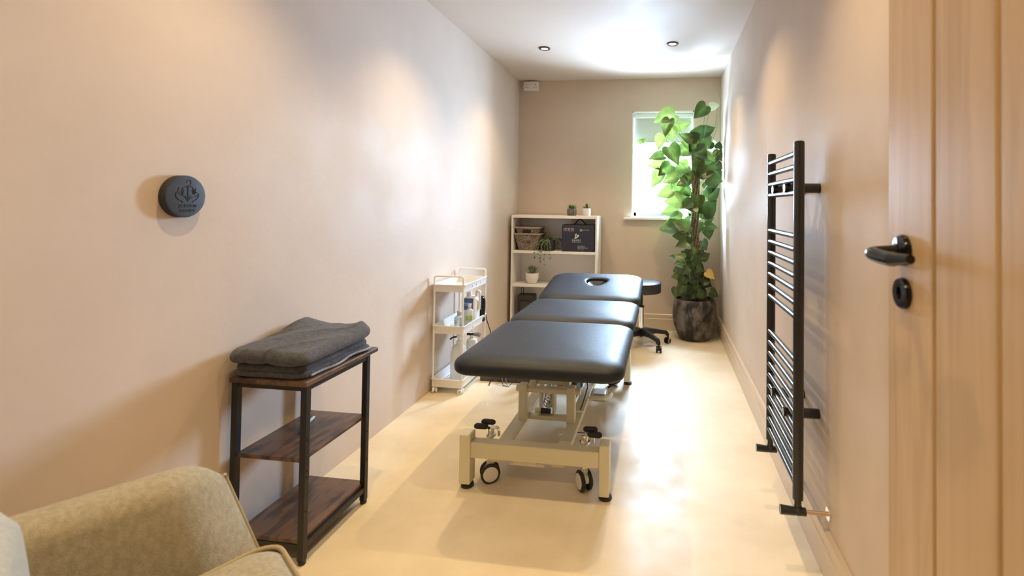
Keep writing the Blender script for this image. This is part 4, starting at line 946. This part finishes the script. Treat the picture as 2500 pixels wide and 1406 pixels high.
# ------------------------------------------------------------------ armchair (local axes: +y is the way it faces)
TH = math.radians(-35); AO = (-.792, .500, 0)
ac = thing('armchair', 'beige wool fabric tub armchair with piped edges in the near left corner', 'armchair', AO, TH)
def splay(y): return max(0, y+.10)*.205
def path(t):    # U shaped plan of the arms and back, t 0..1 from the front of the left arm round to the right
    hw, yb, yf, rc = .335, -.30, .283, .20
    Ls = (yf-(yb+rc)); La = PI/2*rc; Lb = 2*(hw-rc); tot = 2*Ls+2*La+Lb; s = t*tot
    if s < Ls: y = yf-s; return V((-hw-splay(y), y, 0)), V((-1, 0, 0))
    s -= Ls
    if s < La: a = PI+s/rc; c = V((-hw+rc, yb+rc, 0)); n = V((math.cos(a), math.sin(a), 0)); return c+n*rc, n
    s -= La
    if s < Lb: return V((-hw+rc+s, yb, 0)), V((0, -1, 0))
    s -= Lb
    if s < La: a = 1.5*PI+s/rc; c = V((hw-rc, yb+rc, 0)); n = V((math.cos(a), math.sin(a), 0)); return c+n*rc, n
    s -= La; y = yb+rc+s; return V((hw+splay(y), y, 0)), V((1, 0, 0))
def height(t):
    k = min(t, 1-t); dip = .035*max(0, 1-k/.04)**2
    return .586-dip+min(k, .25)*.14+.12*(1-math.cos(min(1, max(0, (k-.24)/.22))*PI))/2
def shear(p):   # the arm fronts rake forwards towards the floor
    w = max(0, min(1, (p.y-.02)/.28)); return V((p.x, p.y+w*max(0, .60-p.z)*.36, p.z))
b = B(); rings = []; N = 84; TT = .105; edges = [[], []]
for i in range(N+1):
    t = i/N; c, n = path(t); h = height(t); e = min(i, N-i)
    fr = [.22, .52, .74, .90, .975][e] if e < 5 else 1        # inner front corner is well rounded
    dz = [.016, .004, 0][e] if e < 3 else 0
    ring = []; w = TT/2; zt = h-dz; zb = .15+dz; r = .042
    prof = [(-w, zb), (w, zb)]
    prof += [(w, zb+(zt-r-zb)*k/7) for k in range(1, 8)]
    prof += [(w-r+r*math.cos(a), zt-r+r*math.sin(a)) for a in [PI/2*k/6 for k in range(1, 7)]]
    prof += [(-(w-r)-r*math.sin(a), zt-r+r*math.cos(a)) for a in [PI/2*k/6 for k in range(0, 7)]]
    prof += [(-w, zt-r-(zt-r-zb)*k/7) for k in range(1, 7)]
    for u, z in prof:
        uu = w-(w-u)*fr; zz = z
        if z > .42: zz = z-(z-.42)*.10*(1-fr)
        ring.append(shear(c + n*(uu+.10*(z-.15)) + V((0, 0, zz))))
    rings.append(ring)
    if i in (0, N): edges[0 if i == 0 else 1] = ring[1:17]
loft(b, rings); shell = obj('arm_and_back_shell', b, M['boucle'], ac)
for ed in edges:
    b = B(); tube(b, [p+V((0, .001, .001)) for p in ed], .0046, 8); obj('arm_piping', b, M['piping'], ac)
def sst(x): x = max(0, min(1, x)); return x*x*(3-2*x)
def seatf(p):
    q = V((p.x, p.y+.046, p.z)); k = 1+max(0, q.y+.10)*.60+.10*sst((q.y-.30)/.05); w = max(0, min(1, (q.y-.02)/.28))
    return V((q.x*k, q.y+w*max(0, .60-q.z)*.30, q.z))
slab(b := B(), .262, .280, ellprof(.30, .446, .045, .38, .03, 8), .05, 8, .010, seatf, per=12); sc = obj('seat_cushion', b, M['boucle'], ac)
b = B(); tube(b, [seatf(V((x*(.262-.004)/.262, y*(.280-.004)/.280, .424))) for x, y in rrect(.262, .280, .05, 6, 12)], .0045, 8, closed=True); obj('seat_piping', b, M['piping'], ac)
b = B(); slab(b, .27, .28, [(.01, .14), (0, .15), (0, .27), (.01, .28)], .08, 3, 0, lambda p: seatf(V((p.x, p.y-.01, p.z))), per=6); obj('seat_base', b, M['boucle'], ac)
# padded backrest standing proud of the shell
def backf(p): return V((p.x*1.02, -.075+p.z, .585+p.y)) + V((0, -.10*p.y, 0))
b = B(); slab(b, .262, .172, [(.03, -.17), (.008, -.155), (0, -.10), (0, .03), (.012, .070), (.040, .092)], .14, 8, .012, backf, per=6); obj('backrest', b, M['boucle_lit'], ac)
for x in (-.25, .25):
    for y in (-.24, .27):
        b = B(); cyl(b, (x*1.08, y*1.06, 0), (x, y, .145), .011, 14, .019); obj('leg', b, M['oak'], ac)
